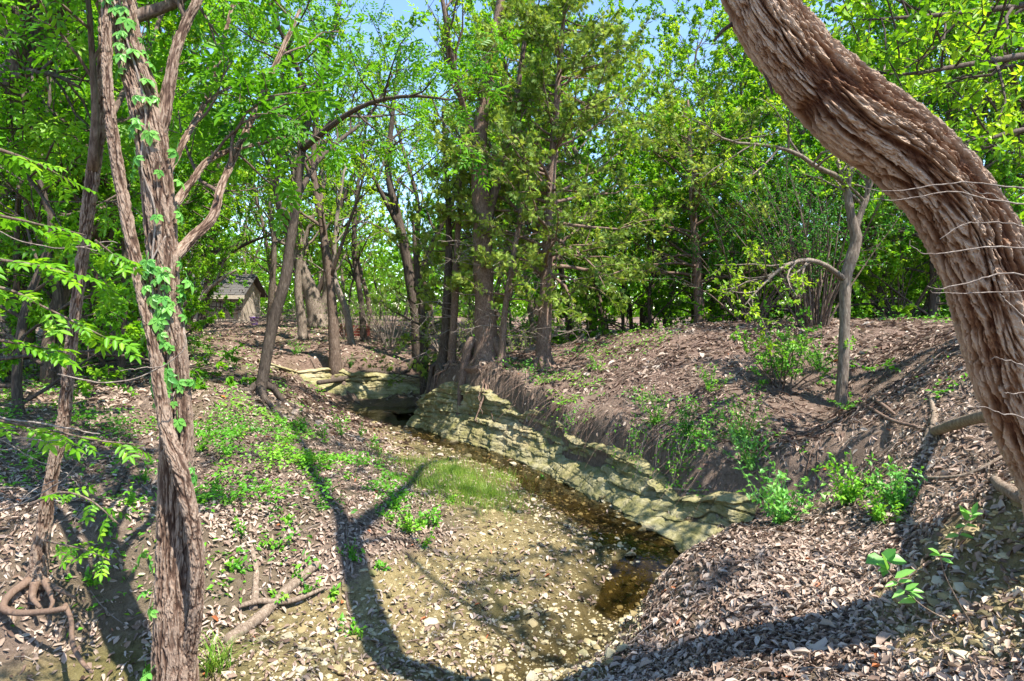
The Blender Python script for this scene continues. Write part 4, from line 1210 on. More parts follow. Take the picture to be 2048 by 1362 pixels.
# understory
for u, d, k in [(20, 9.5, 3), (110, 12.5, 4), (200, 11, 3), (30, 16, 3), (260, 15, 4), (330, 18, 3), (130, 20, 3), (-60, 12, 4), (230, 24, 4), (360, 25, 4),
                (470, 40, 4), (560, 44, 3), (660, 41, 3), (760, 39, 3), (850, 36, 3), (940, 33, 3), (1020, 30, 3), (1100, 27, 3), (1190, 24, 3), (1260, 21, 3), (1330, 19.5, 3),
                (1390, 19, 3), (1460, 17, 3), (1560, 16, 3), (1650, 16, 3), (1730, 17, 3), (1830, 17, 3), (1920, 16, 4), (2010, 14.5, 3), (2100, 13, 4), (1600, 27, 3), (1780, 27, 4), (1480, 26, 3), (1900, 26, 3), (40, 7.5, 3), (120, 9.5, 3), (180, 13, 3), (240, 10, 3), (310, 13, 3), (400, 33, 3), (350, 21, 3), (1240, 17.5, 3), (1300, 16.2, 3), (1420, 15.5, 3), (1530, 14.5, 3), (1600, 13.5, 3), (1760, 14.2, 3), (1860, 13, 3), (1930, 12.5, 4), (620, 34, 3), (700, 34, 3), (990, 18.5, 4), (1140, 18.5, 3)]:
    WOODS.append((u, d, k, gw.uniform(.75, 1.2)))
MARKS = [(60, "the iris clump at the wood's edge"), (180, "the crooked thin tree"), (330, "the twin-stemmed tree with creeper"), (500, "the shed"), (580, "the leaning dark tree"), (660, "the pale forked tree"),
         (720, "the slim tree on the far ledge"), (800, "the spindly leafless tree"), (870, "the tall tree with crossing limbs"), (930, "the slim dark cedar"), (1030, "the shaggy old cedar"), (1150, "the reddish-barked cedar"),
         (1300, "the bare crest past the reddish cedar"), (1440, "the drooping pale cedar"), (1560, "the dense dark shrub"), (1660, "the many-stemmed shrub"), (1750, "the crooked sapling"), (1850, "the rounded hilltop shrub"), (9999, "the massive leaning trunk")]
HOW = ["next behind", "second behind", "third behind", "fourth behind", "fifth behind", "sixth behind", "seventh behind", "eighth behind", "ninth behind", "tenth behind"]
cnt = {}
for u, d, k, s in sorted(WOODS, key=lambda w: w[1]):
    mark = next(m for lim, m in MARKS if u < lim)
    rank = cnt.get((mark, k), 0)
    cnt[(mark, k)] = rank + 1
    lab = KIND[k] + ", " + HOW[rank] + " " + mark
    b = on_ground(u, d)
    rz = gw.uniform(0, 6.28)
    if not used[k]:
        used[k] = True
        o = pro[k]
        o.location = b; o.rotation_euler = (0, 0, rz); o.scale = (s,) * 3
        o["label"] = lab; o["group"] = GRP[k]
    else:
        copy_tree(pro[k], b, rz, s, lab, GRP[k])

# a far wood that reads as one mass
mb = MB()
n = 60000
a = np.radians(gw.uniform(-62, 62, n)); r = gw.uniform(52, 75, n)
x = np.sin(a) * r; y = np.cos(a) * r
hh = 5.5 + 3.5 * n2(x, y, .12, 3, 6.)
z = -0.8 + gw.random(n) ** 1.1 * hh
Pt = np.stack([x, y, z], 1)
leaves(mb, Pt, rdir(gw, n), nrm(rdir(gw, n) + [0, 0, .8]), gw.uniform(.35, .7, n), gw.uniform(.25, .45, n), np.clip(.4 + .35 * (fbm(Pt * .5, 3) - .5) * 2 + gw.normal(size=n) * .1, 0, 1))
link("far_woods", mb.mesh("far_woods", M_ELM), kind='stuff')

# ------------------------------------------------------------------ ground litter
def scatter(n, rmin, rmax, amin=-50, amax=50, p=1.0):
    """more per square metre close by, thinning with distance"""
    a = np.radians(gw.uniform(amin, amax, n))
    q = gw.random(n)
    r = np.exp(math.log(rmin) + (math.log(rmax) - math.log(rmin)) * q) if p == 1.0 else rmin + (rmax - rmin) * q
    return np.sin(a) * r, np.cos(a) * r

def lay(n, rmin, rmax, keep, L, W, tilt, tint, mat, name, lift=.012, shape='hex', slope_dir=0.0, **kw):
    x, y = scatter(n, rmin, rmax, **kw)
    k = keep(x, y)
    x, y = x[k], y[k]
    z, N = ground_n(x, y)
    m = len(x)
    Nn = nrm(N + rdir(gw, m) * tilt)
    D = rdir(gw, m)
    if slope_dir:
        down = np.stack([N[:, 0], N[:, 1], N[:, 2] * 0], 1)
        D = D + nrm(down) * slope_dir
    D = nrm(D - (D * Nn).sum(1, keepdims=True) * Nn)
    Ls = gw.uniform(*L, m); Ws = Ls * gw.uniform(*W, m)
    mb = MB()
    base = np.stack([x, y, z + lift + gw.random(m) * lift * 1.5], 1) - D * Ls[:, None] * .5
    leaves(mb, base, D, Nn, Ls, Ws, np.clip(tint + gw.normal(size=m) * .27 + (n2(x, y, 1.4, 3, 77.) - .5) * .7, 0, .93) + (gw.random(m) > .965) * .07, shape, droop=.22, fold=.3)
    return link(name, mb.mesh(name, mat), kind='stuff')

def litter_keep(x, y):
    su, sf = masks(x, y)
    gm = gravel_mask(x, y)
    cov = sstep(.26, .50, n2(x, y, 1.5, 4, 21.)) * .75 + .25
    cov = np.where(su > .4, cov * np.where(y > 6.5, .42, .65), cov)
    mound = (x > .55) & (y < 5.6) & (gm < .5)
    cov = np.where(mound, .55 + .45 * cov, cov)
    cov = cov * (1 - .80 * gm)
    cov = np.where(stream_d(x, y) < .7, cov * .15, cov)
    steep = (su > .02) & (su < .55)
    cov = np.where(steep, cov * np.where(y < 7.6, .95, .75), cov)
    return gw.random(len(x)) < cov
lay(115000, 1.9, 13, litter_keep, (.028, .08), (.22, .55), .5, .58, M_LITTER, "leaf_litter")
lay(70000, 1.9, 10, litter_keep, (.012, .035), (.3, .6), .8, .45, M_LITTER, "leaf_litter", shape='rhomb')
lay(26000, 10, 34, litter_keep, (.09, .18), (.3, .55), .4, .5, M_LITTER, "leaf_litter")

def straw_keep(x, y):
    su, sf = masks(x, y)
    c = sstep(.3, .9, su) * sstep(5, 7, y) + ((sf > -.2) & (y < 26)) * .7 + (np.hypot(x + 4.6, y - 13.2) < 2.0) * 1.0
    return gw.random(len(x)) < c * sstep(.25, .6, n2(x, y, 1.2, 3, 31.))
lay(60000, 5.5, 26, straw_keep, (.10, .26), (.05, .09), .25, .45, M_STRAW, "needle_litter", shape='rhomb', slope_dir=.3)

# ------------------------------------------------------------------ creek stones
def stone_mesh(seed, flat=.35):
    import bmesh
    g = np.random.default_rng(seed)
    bm = bmesh.new()
    bmesh.ops.create_icosphere(bm, subdivisions=1, radius=1.0)
    co = np.array([v.co[:] for v in bm.verts])
    s = np.array([1.0, g.uniform(.6, .9), flat * g.uniform(.8, 1.3)])
    # chop with a few random planes for angular faces
    for _ in range(5):
        d = g.normal(size=3); d[2] *= .5; d = d / np.linalg.norm(d)
        lim = g.uniform(.55, .8)
        h = co @ d
        co = co - np.outer(np.maximum(h - lim, 0), d)
    co = co * s + g.normal(size=co.shape) * .04
    for v, c in zip(bm.verts, co): v.co = c
    f = np.array([[v.index for v in fc.verts] for fc in bm.faces])
    bm.free()
    return co, f
SM = [stone_mesh(200 + i) for i in range(9)]
SMESH = [mesh_np("stone", c, [f], M_STONE, {"tint": np.full(len(c), .1 * i)}, smooth=False) for i, (c, f) in enumerate(SM)]
x, y = scatter(42000, 2.4, 14, amin=-32, amax=46)
gm = gravel_mask(x, y)
k = (gw.random(len(x)) < gm * .95) & (sdist(x, y, UPOLY) < .05)
x, y = x[k], y[k]
zz = ground_z(x, y)
size = gw.lognormal(math.log(.015), .55, len(x))
size = np.minimum(size, .085)
app = size / np.hypot(x, y)
order = np.argsort(-app)
mb = MB()
for j, i in enumerate(order):
    if j < 300:
        o = link("stone", SMESH[j % 9], ground, (x[i], y[i], zz[i] + size[i] * .12), (gw.normal() * .25, gw.normal() * .25, gw.uniform(0, 6.28)), size[i])
        continue
    if j > 14000: break
    c, f = SM[j % 9]
    th = gw.uniform(0, 6.28)
    rot = np.array([[math.cos(th), -math.sin(th), 0], [math.sin(th), math.cos(th), 0], [0, 0, 1]])
    tl_ = gw.normal() * .3
    rx = np.array([[1, 0, 0], [0, math.cos(tl_), -math.sin(tl_)], [0, math.sin(tl_), math.cos(tl_)]])
    mb.add((c * size[i]) @ (rot @ rx).T + [x[i], y[i], zz[i] + size[i] * .1], None, f, gw.random())
link("gravel", mb.mesh("gravel", M_STONE, smooth=False), kind='stuff')

# rubble along the foot of the ledge
LF, _ = resample(LEDGE[2:9], .02)
for i in range(46):
    k = gw.integers(0, len(LF)); sz = min(gw.lognormal(math.log(.055), .5), .16)
    x_, y_ = LF[k, 0] - gw.uniform(-.05, .40), LF[k, 1] - gw.uniform(0, .30)
    link("stone", SMESH[i % 9], ground, (x_, y_, gz(x_, y_) + sz * .15), (gw.normal() * .3, gw.normal() * .3, gw.uniform(0, 6.28)), sz)
# ------------------------------------------------------------------ garden shed beyond the wood
sd_ = 30.0
sx0, sx1 = (392 - UC) / FPX * sd_, (502 - UC) / FPX * sd_
sb = np.array([(sx0 + sx1) / 2, sd_, min(gz(sx0, sd_), gz(sx1, sd_)) - .05])
shed = thing("garden_shed", "small pale shed with a dark shingled roof and a dark trellis on its wall", "shed", tuple(sb))
M_WALL = flat_mat("shed_render", (0.32, 0.26, 0.20), (0.46, 0.39, 0.31), 3)
M_TRIM = flat_mat("shed_trim", (0.42, 0.35, 0.26), (0.58, 0.50, 0.40), 6)
M_SHING = flat_mat("roof_shingle", (0.035, 0.032, 0.03), (0.115, 0.105, 0.098), 5)
M_LATT = flat_mat("trellis_wood", (0.035, 0.022, 0.018), (0.09, 0.06, 0.048), 12)
W2 = (sx1 - sx0) / 2; DP = 1.1; EH = (VH - 585) / FPX * sd_ - sb[2]; RH = (VH - 553) / FPX * sd_ - sb[2]
def box(mb, x0, x1, y0, y1, z0, z1, tint=.5):
    v = np.array([[x, y, z] for z in (z0, z1) for y in (y0, y1) for x in (x0, x1)], float)
    mb.add(v, [[0, 2, 3, 1], [4, 5, 7, 6], [0, 1, 5, 4], [2, 6, 7, 3], [0, 4, 6, 2], [1, 3, 7, 5]], None, tint)
mb = MB()
box(mb, -W2, W2, -DP, DP, 0, EH)
mb.add([[-W2, -DP, EH], [-W2, DP, EH], [-W2, 0, RH - .1], [W2, -DP, EH], [W2, DP, EH], [W2, 0, RH - .1]], None, [[0, 2, 1], [3, 4, 5]])
link("wall", mb.mesh("wall", M_WALL, False), shed)
OV = .3
sl_ = (RH - EH) / DP
mb = MB()
for sg in (-1, 1):
    e = np.array([[-W2 - OV, sg * (DP + OV), EH - OV * sl_], [W2 + OV, sg * (DP + OV), EH - OV * sl_], [W2 + OV, 0, RH], [-W2 - OV, 0, RH]])
    mb.add(np.vstack([e, e + [0, 0, .06]]), [[0, 1, 2, 3], [4, 5, 6, 7], [0, 1, 5, 4], [1, 2, 6, 5], [3, 0, 4, 7]])
roof = link("roof", mb.mesh("roof", M_SHING, False), shed)
shm = MB(); box(shm, 0, .27, -.14, .14, 0, .025); shm = shm.mesh("shingle", M_SHING, False)
gs = np.random.default_rng(3)
for r_ in range(8):
    for c_ in range(int((2 * W2 + 2 * OV) / .29)):
        q = (r_ + .5) / 8
        yy = -(DP + OV) * (1 - q); z_ = (EH - OV * sl_) + (RH - EH + OV * sl_) * q + .075
        link("shingle", shm, roof, (-W2 - OV + c_ * .29 + (r_ % 2) * .12, yy, z_ + gs.uniform(0, .015)), (math.atan(sl_) + gs.uniform(-.02, .03), 0, 0))
mb = MB(); box(mb, -W2 - OV, W2 + OV, -DP - OV - .05, -DP - OV - .005, EH - OV * sl_ - .13, EH - OV * sl_ + .05)
link("fascia", mb.mesh("fascia", M_TRIM, False), shed)
for xx in (-W2 - .02, W2 - .12):
    mb = MB(); box(mb, xx, xx + .14, -DP - .03, -DP - .004, 0, EH - .1)
    link("corner_board", mb.mesh("corner_board", M_TRIM, False), shed)
trel = thing("trellis", "dark leaning trellis of thin crossed slats against the shed wall", "trellis", (sb[0] + .15, sd_ - DP - .12, sb[2]))
vs = MB(); box(vs, -.02, .02, -.015, .0, 0, 1.75); vs = vs.mesh("slat", M_LATT, False)
hs = MB(); box(hs, 0, 2.1, -.032, -.017, -.02, .02); hs = hs.mesh("slat", M_LATT, False)
for i in range(9): link("slat", vs, trel, (-.75 + i * .26, 0, .02), (0, gs.uniform(-.12, .12), 0))
for i in range(7): link("slat", hs, trel, (-.8, 0, .3 + i * .23), (0, gs.uniform(-.08, .08), 0))
# small coloured things on the ground near it
b = on_ground(509, 28.2)
M_PURPLE = flat_mat("purple_plastic", (0.16, 0.07, 0.36), (0.22, 0.11, 0.45), 4, .4)
t = thing("bucket", "small purple bucket on the ground beside the shed corner", "bucket", tuple(b))
a = np.arange(16) * math.pi / 8
ring = lambda r_, z_: np.stack([np.cos(a) * r_, np.sin(a) * r_, np.full(16, z_)], 1)
v = np.vstack([ring(.15, 0), ring(.21, .34), ring(.225, .34), ring(.225, .37), ring(.195, .37), ring(.14, .03)])
q = [[k * 16 + i, k * 16 + (i + 1) % 16, (k + 1) * 16 + (i + 1) % 16, (k + 1) * 16 + i] for k in range(5) for i in range(16)]
mb = MB(); mb.add(v, q, [[80 + i, 80 + (i + 1) % 16, 80] for i in range(1, 15)]); link("body", mb.mesh("body", M_PURPLE), t)
mb = MB(); th = np.linspace(0, math.pi, 10); tube(mb, np.stack([np.cos(th) * .22, -np.sin(th) * .12, .35 + np.sin(th) * .12], 1), .008, 5); link("handle", mb.mesh("handle", M_TWIG), t)
b = on_ground(710, 21.5)
M_RUST = flat_mat("rust_red_paint", (0.11, 0.022, 0.014), (0.20, 0.05, 0.03), 8)
t = thing("slatted_crate", "low rust-red slatted crate on the slope past the bleached trunk", "crate", tuple(b))
sm = MB(); box(sm, -.5, .5, -.012, .012, -.035, .035); sm = sm.mesh("slat", M_RUST, False)
for i in range(4):
    link("slat", sm, t, (0, -.22, .07 + i * .1), (0, gs.uniform(-.03, .03), 0)); link("slat", sm, t, (0, .22, .07 + i * .1))
pm = MB(); box(pm, -.03, .03, -.03, .03, 0, .46); pm = pm.mesh("post", M_RUST, False)
for xx in (-.45, .45):
    for yy in (-.18, .18): link("post", pm, t, (xx, yy, 0))
# brush pile
gb = np.random.default_rng(14)
b = on_ground(560, 26.5)
t = thing("brush_pile", "heap of pale cut brushwood between the shed and the pale forked tree", "brush pile", tuple(b))
mb = MB()
for i in range(170):
    p = b + gb.normal(size=3) * [1.15, .5, 0]; p[2] = gz(p[0], p[1]) + gb.uniform(.02, .75) * math.exp(-((p[0] - b[0]) / 1.3) ** 2)
    c = wander(gb, p, [gb.normal(), gb.normal() * .5, gb.uniform(-.1, .75)], gb.uniform(.5, 1.5), 6, .22)
    tube(mb, c, np.linspace(gb.uniform(.008, .02), .004, 6), 4)
part(mb, "brushwood", M_TWIG, t)

# ------------------------------------------------------------------ creeper on the twin-stemmed tree
def compound(name, n_pairs, L, W, mat, palmate=False, seed=0):
    """one compound leaf pointing along +Y, face up +Z"""
    g = np.random.default_rng(seed)
    mb = MB()
    if palmate:
        angs = np.array([-1.75, -.9, 0, .9, 1.75]) + g.normal(size=5) * .1
        ls = np.array([.62, .88, 1, .88, .62]) * L * g.uniform(.9, 1.1, 5)
        D = np.stack([np.sin(angs), np.cos(angs), -.25 - .15 * g.random(5)], 1)
        leaves(mb, np.zeros((5, 3)), D, np.tile([0, 0, 1.], (5, 1)), ls, ls * W / L, np.clip(.5 + g.normal(size=5) * .15, 0, 1), 'hex', .2, .12)
        tube(mb, np.array([[0, -.05, .02], [0, -.02, .008], [0, 0, 0]]), .0015, 4, .2)
    else:
        yy = np.linspace(.25, 1, n_pairs) * L * n_pairs * .62
        z = -.35 * yy ** 2
        for sg in (-1, 1):
            D = np.tile([sg * .85, .55, -.12], (n_pairs, 1)) + g.normal(size=(n_pairs, 3)) * .1
            leaves(mb, np.stack([yy * 0, yy, z], 1), D, np.tile([0, 0, 1.], (n_pairs, 1)) + g.normal(size=(n_pairs, 3)) * .15, L * g.uniform(.85, 1.15, n_pairs), W, np.clip(.5 + g.normal(size=n_pairs) * .15, 0, 1), 'hex', .2, .12)
        leaves(mb, np.array([[0, yy[-1], z[-1]]]), np.array([[0, 1, -.4]]), np.array([[0, .2, 1.]]), L * 1.1, W, .55, 'hex', .2, .12)
        y2 = np.linspace(-.03, yy[-1], 6)
        tube(mb, np.stack([y2 * 0, y2, -.35 * y2 ** 2 - .001], 1), .0014, 4, .3)
    return mb.mesh(name, mat)

def rot_from(D, N):
    D = nrm(np.asarray(D, float)); N = np.asarray(N, float)
    X = nrm(np.cross(D, N)); Z = np.cross(X, D)
    return mathutils.Matrix((X, D, Z)).transposed().to_euler()

CM = [compound("creeper_leaf", 0, .075, .040, M_CREEP, True, 300 + i) for i in range(5)]
gc = np.random.default_rng(30)
msp = spline(ms, 200)
def trunk_face(u, v, sp=msp):
    """front face of the trunk nearest to image row v"""
    rows = VH - sp[:, 2] / sp[:, 1] * FPX
    k = int(np.argmin(np.abs(rows - v)))
    c, r_ = sp[k, :3], sp[k, 3]
    x = (u - UC) / FPX * c[1]
    s_ = np.clip((x - c[0]) / r_, -1.15, 1.15)
    a_ = math.asin(np.clip(s_, -1, 1))
    n = np.array([math.sin(a_), -math.cos(a_), 0])
    return np.array([x, c[1] + n[1] * (r_ + .03), c[2]]), n
vine = thing("creeper_vine", "five-fingered bright green creeper climbing the twin-stemmed tree", "creeper", tuple(mbase))
gv = np.random.default_rng(37)
spots = [(gv.uniform(300, 372) + .03 * (v_ - 520), v_) for v_ in gv.uniform(515, 840, 34)] + [(gv.uniform(-22, 26) + 250 + .22 * v_, v_) for v_ in gv.uniform(5, 440, 16)] + [(240, 15), (250, 40), (268, 58), (282, 82), (262, 78), (300, 165), (312, 205), (325, 218), (296, 205), (285, 275), (305, 318), (335, 305), (350, 300), (292, 352), (330, 428), (352, 430), (362, 420),
         (300, 535), (318, 528), (340, 552), (296, 562), (318, 570), (350, 566), (330, 590), (304, 600), (346, 605), (366, 628), (318, 630), (336, 640), (322, 660), (342, 668), (362, 690), (312, 690), (328, 700),
         (340, 720), (320, 735), (350, 745), (335, 760), (360, 735), (376, 752), (384, 765), (350, 775), (340, 795), (362, 800), (385, 950), (374, 980), (380, 930),
         (296, 1100), (318, 1118), (280, 1140), (300, 1190), (320, 1200), (310, 1215), (296, 1330), (320, 1318), (300, 1350)]
for i, (u, v) in enumerate(spots):
    p, n = trunk_face(u + gc.normal() * 3, v + gc.normal() * 3)
    D = np.array([n[0] * .5 + gc.normal() * .35, n[1] * .55, -.75 + gc.normal() * .25])
    N = n * .8 + np.array([gc.normal() * .2, 0, .75])
    o = link("leaf", CM[i % 5], vine, p + n * gc.uniform(.0, .03) - mbase, rot_from(D, N), gc.uniform(.5, 1.2))
mb = MB()
for path in ([(300, 1360), (310, 1200), (318, 1100)], [(330, 850), (330, 760), (335, 690), (325, 600), (320, 540), (330, 430), (300, 340), (310, 220), (270, 90), (245, 10)], [(360, 800), (372, 740), (350, 640), (345, 560)], [(345, 470), (322, 520), (312, 560)]):
    pts = []
    for u, v in path:
        p, n = trunk_face(u, v); pts.append(p - n * .012)
    tube(mb, spline(pts, 30), .006, 5)
part(mb, "stem", M_TWIG, vine)

# ------------------------------------------------------------------ leafy boughs reaching in at the side, and bare twigs
AM = [compound("ash_leaf", 4, .052, .022, M_ASH, False, 320 + i) for i in range(4)]
def bough(name, label, rows, n, seed, cat="branch", mesh=AM, sc_=1.0, mat=M_BARK, group=None):
    g = np.random.default_rng(seed)
    s = spline(px(rows), 24)
    t = thing(name, label, cat, tuple(s[0, :3]), group)
    mb = MB(); tube(mb, s[:, :3], s[:, 3], 5); part(mb, "stem", mat, t)
    tan = nrm(np.gradient(s[:, :3], axis=0))
    for i in range(n):
        k = min(int((.15 + .85 * (i + g.random() * .6) / n) * 23), 23)
        side = np.array([0, 0, 1.0])
        lat = nrm(np.cross(tan[k], side)) * (1 if i % 2 else -1)
        D = tan[k] * g.uniform(.3, .8) + lat * g.uniform(.4, .9) + np.array([0, 0, g.uniform(-.45, .15)])
        N = np.array([g.normal() * .35, g.normal() * .35 - .25, 1])
        link("leaf", mesh[i % len(mesh)], t, s[k, :3] - s[0, :3], rot_from(D, N), sc_ * g.uniform(.75, 1.25))
    return t
B = [("low ash bough with rounded leaflets crossing the thin tree at shed roof height", [(-160, 400, 2.5, 10), (0, 432, 2.6, 7), (90, 452, 2.8, 5), (170, 470, 3.0, 3)], 9),
     ("ash bough with a long flat spray of leaflets just below the rounded-leaflet bough", [(-160, 500, 2.5, 10), (0, 520, 2.6, 7), (70, 530, 2.7, 5), (140, 545, 2.8, 3)], 10),
     ("ash bough drooping in front of the thin tree's middle", [(-160, 560, 2.8, 10), (0, 575, 2.9, 7), (90, 615, 3.0, 5), (180, 660, 3.1, 4), (240, 690, 3.2, 2)], 12),
     ("ash bough hanging beside the iris clump with yellow-green leaflets", [(-160, 640, 2.6, 10), (0, 680, 2.7, 7), (60, 690, 2.8, 5), (130, 705, 2.9, 3)], 10),
     ("small ash spray held out over the litter bank in front of the thin trunk", [(-120, 830, 2.9, 9), (0, 842, 3.0, 7), (100, 860, 3.1, 5), (190, 880, 3.2, 4), (290, 890, 3.3, 2)], 11),
     ("low ash spray across the foot of the thin crooked tree", [(60, 1010, 4.15, 7), (120, 985, 4.1, 5), (180, 1000, 4.05, 4), (240, 1050, 4.0, 2)], 8),
     ("ash spray sprouting low from the thin tree above its roots", [(90, 1080, 4.22, 6), (130, 1090, 4.15, 4), (170, 1100, 4.1, 3), (220, 1120, 4.05, 2)], 8),
     ("ash bough with dark shaded leaflets high beside the thin tree", [(-160, 250, 3.2, 12), (0, 300, 3.4, 8), (80, 330, 3.6, 6), (150, 370, 3.8, 3)], 12),
     ("short ash twig of light leaflets beside the crossing stem", [(190, 480, 3.3, 5), (215, 500, 3.35, 4), (235, 515, 3.4, 3), (260, 525, 3.4, 2)], 6)]
for i, (lab, rows, n) in enumerate(B): bough("ash_bough", lab, rows, n, 340 + i, group="ash boughs reaching in beside the thin tree")

def twig_thing(name, label, rows_list, mat, seed, cat="twig"):
    g = np.random.default_rng(seed)
    t = thing(name, label, cat, tuple(P(*rows_list[0][0][:3])))
    for rows in rows_list:
        s = spline(px(rows), 26)
        s[:, 3] *= .55
        s[3:-1, :3] += np.cumsum(g.normal(size=(22, 3)) * .0022, 0)
        mb = MB(); tube(mb, s[:, :3], s[:, 3], 5); part(mb, "twig", mat, t)
    return t
twig_thing("dead_branch", "bleached dead branch with forked twigs in front of the thin crooked tree", [[(-40, 828, 3.0, 9), (60, 845, 3.05, 8), (150, 858, 3.1, 6), (200, 868, 3.15, 4)],
    [(-40, 1030, 3.1, 6), (20, 1015, 3.1, 5), (80, 985, 3.1, 5), (130, 945, 3.12, 5), (160, 905, 3.15, 4), (172, 890, 3.15, 3)], [(110, 960, 3.1, 4), (60, 985, 3.0, 3), (10, 1030, 3.0, 2)],
    [(150, 880, 3.12, 4), (160, 905, 3.15, 3), (172, 912, 3.15, 2)], [(120, 940, 3.1, 4), (145, 960, 3.1, 3), (155, 972, 3.1, 2)], [(-40, 878, 3.0, 6), (40, 880, 3.0, 5), (110, 888, 3.05, 3)], [(-40, 835, 3.0, 5), (30, 900, 3.0, 4), (100, 930, 3.05, 3)], [(-40, 902, 3.0, 5), (50, 895, 3.0, 4), (130, 872, 3.05, 2)]], M_TWIG, 400)
twig_thing("bent_twig", "long bent pale twig caught across the twin-stemmed tree", [[(115, 748, 3.3, 5), (200, 765, 3.35, 6), (262, 758, 3.4, 5), (310, 738, 3.42, 5), (350, 715, 3.42, 4), (372, 690, 3.42, 4), (368, 655, 3.45, 3)], [(240, 742, 3.4, 3), (280, 735, 3.4, 4), (320, 733, 3.42, 4)]], M_TWIG, 401)
twig_thing("bare_twig", "thin pale twig curving level across the thin tree above the iris clump", [[(-30, 445, 2.9, 5), (30, 475, 3.0, 4), (90, 493, 3.1, 4), (160, 494, 3.3, 4), (235, 486, 3.4, 3)], [(160, 494, 3.3, 3), (200, 498, 3.35, 3), (225, 488, 3.4, 2)]], M_TWIG, 402)
twig_thing("fallen_bough", "dark rough bough lying level on the bank behind the thin tree", [[(-60, 730, 5.2, 16), (20, 715, 5.3, 14), (90, 705, 5.5, 12), (170, 700, 5.7, 10), (235, 688, 5.9, 7)]], M_BARK_DK, 403, "branch")
twig_thing("bare_bush", "leafless grey bush twigs sticking out across the massive leaning trunk", [
    [(2110, 385, 2.3, 7), (2010, 372, 2.3, 6), (1930, 362, 2.3, 5), (1860, 368, 2.3, 5), (1780, 380, 2.3, 4), (1730, 376, 2.3, 2)], [(2110, 415, 2.3, 7), (1990, 398, 2.3, 6), (1900, 382, 2.3, 5), (1800, 398, 2.3, 4), (1740, 400, 2.3, 2)],
    [(2110, 500, 2.25, 8), (2000, 490, 2.25, 6), (1930, 494, 2.25, 5), (1860, 500, 2.25, 4), (1820, 480, 2.25, 2)], [(2110, 470, 2.25, 6), (2020, 455, 2.25, 5), (1940, 452, 2.25, 4), (1880, 478, 2.25, 3)],
    [(2110, 560, 2.2, 8), (2010, 545, 2.2, 6), (1950, 560, 2.2, 5), (1890, 575, 2.2, 4), (1855, 572, 2.2, 2)], [(2110, 580, 2.2, 6), (2020, 576, 2.2, 5), (1930, 578, 2.2, 4), (1860, 580, 2.2, 2)],
    [(2110, 660, 2.2, 8), (2050, 640, 2.2, 7), (2010, 610, 2.2, 5), (2000, 590, 2.2, 3)], [(2110, 770, 2.15, 7), (2040, 740, 2.15, 5), (1980, 720, 2.15, 3)], [(2110, 870, 2.15, 7), (2030, 830, 2.15, 5), (1960, 805, 2.15, 3)],
    [(2110, 800, 2.15, 5), (2050, 790, 2.15, 4), (2010, 785, 2.15, 3)], [(2000, 398, 2.3, 4), (1960, 380, 2.3, 3), (1935, 360, 2.3, 2)]], M_TWIG, 404)

def ground_stick(name, label, rows, mat, seed, cat="stick", lift=.35, wob=.0, sides=8, clamp=True):
    """rows (u, v, width px) laid on the ground"""
    g = np.random.default_rng(seed)
    pts = []
    for u, v, w in rows:
        p = gpix(u, v); r_ = w * p[1] / FPX / 2
        pts.append([p[0], p[1], p[2] + r_ * lift, r_])
    s = spline(pts, 22)
    if clamp: s[:, 2] = np.maximum(s[:, 2], ground_z(s[:, 0], s[:, 1]) + s[:, 3] * .2)
    s[:, 3] *= 1 + .25 * (g.random(22) - .5)
    t = thing(name, label, cat, tuple(s[0, :3]))
    mb = MB(); tube(mb, s[:, :3], s[:, 3], sides); part(mb, "wood", mat, t)
    return t
ground_stick("log", "split grey log lying on the litter to the right of the twin-stemmed tree", [(455, 1300, 26), (520, 1238, 24), (580, 1182, 21), (640, 1130, 15)], M_DEAD, 1, "log", .7)
ground_stick("stick", "pale crooked stick resting across the split grey log", [(478, 1228, 10), (520, 1222, 12), (580, 1220, 11), (650, 1195, 7)], M_DEAD, 2, lift=3.0)
ground_stick("stick", "pale root-like stick running up the bank from the split grey log", [(508, 1220, 16), (512, 1150, 12), (502, 1090, 8), (500, 1040, 5)], M_DEAD, 3)
ground_stick("stick", "thin dark stick stuck in the litter bank above the twin-stemmed tree's foot", [(222, 990, 6), (240, 965, 7), (258, 940, 5)], M_BARK_DK, 4)
ground_stick("stick", "long thin root along the shadow fork on the litter bank", [(694, 1000, 6), (692, 1060, 7), (696, 1110, 8), (690, 1180, 6), (700, 1240, 5)], M_BARK, 5)
ground_stick("fallen_branch", "long dark branch fallen in front of the pale far ledge", [(636, 786, 10), (690, 778, 10), (740, 770, 9), (800, 772, 8), (845, 765, 5)], M_BARK_DK, 6, "branch", lift=4.0)
ground_stick("stick", "reddish split stick curving on the bare slope by the sapling", [(1746, 798, 5), (1760, 815, 8), (1790, 838, 5)], M_BARK_CEDAR, 7, lift=1.5)
ground_stick("stick", "brown stick lying from the bare slope to the leaning tree's root", [(1728, 818, 6), (1780, 845, 8), (1840, 862, 6)], M_BARK_CEDAR, 8, lift=1.2)
ground_stick("stick", "long bowed tan stick on the leaf litter below the leaning trunk", [(1800, 952, 5), (1860, 965, 6), (1930, 955, 7), (1990, 925, 7), (2040, 890, 5)], M_DEAD, 9, lift=3.0)
ground_stick("log", "broken tan log end below the leaning trunk at the picture edge", [(1975, 962, 10), (2010, 985, 24), (2080, 1030, 28)], M_DEAD, 10, "log", 1.0)
ground_stick("stick", "thin grey stick leaning on the mossy ledge above the pool", [(1250, 982, 3), (1320, 985, 5), (1380, 995, 5), (1410, 1000, 2)], M_TWIG, 11, lift=2.0)
ground_stick("stick", "pale twig lying down the middle of the leaf mound", [(1560, 1160, 4), (1550, 1210, 5), (1540, 1260, 3)], M_TWIG, 12, lift=1.0)
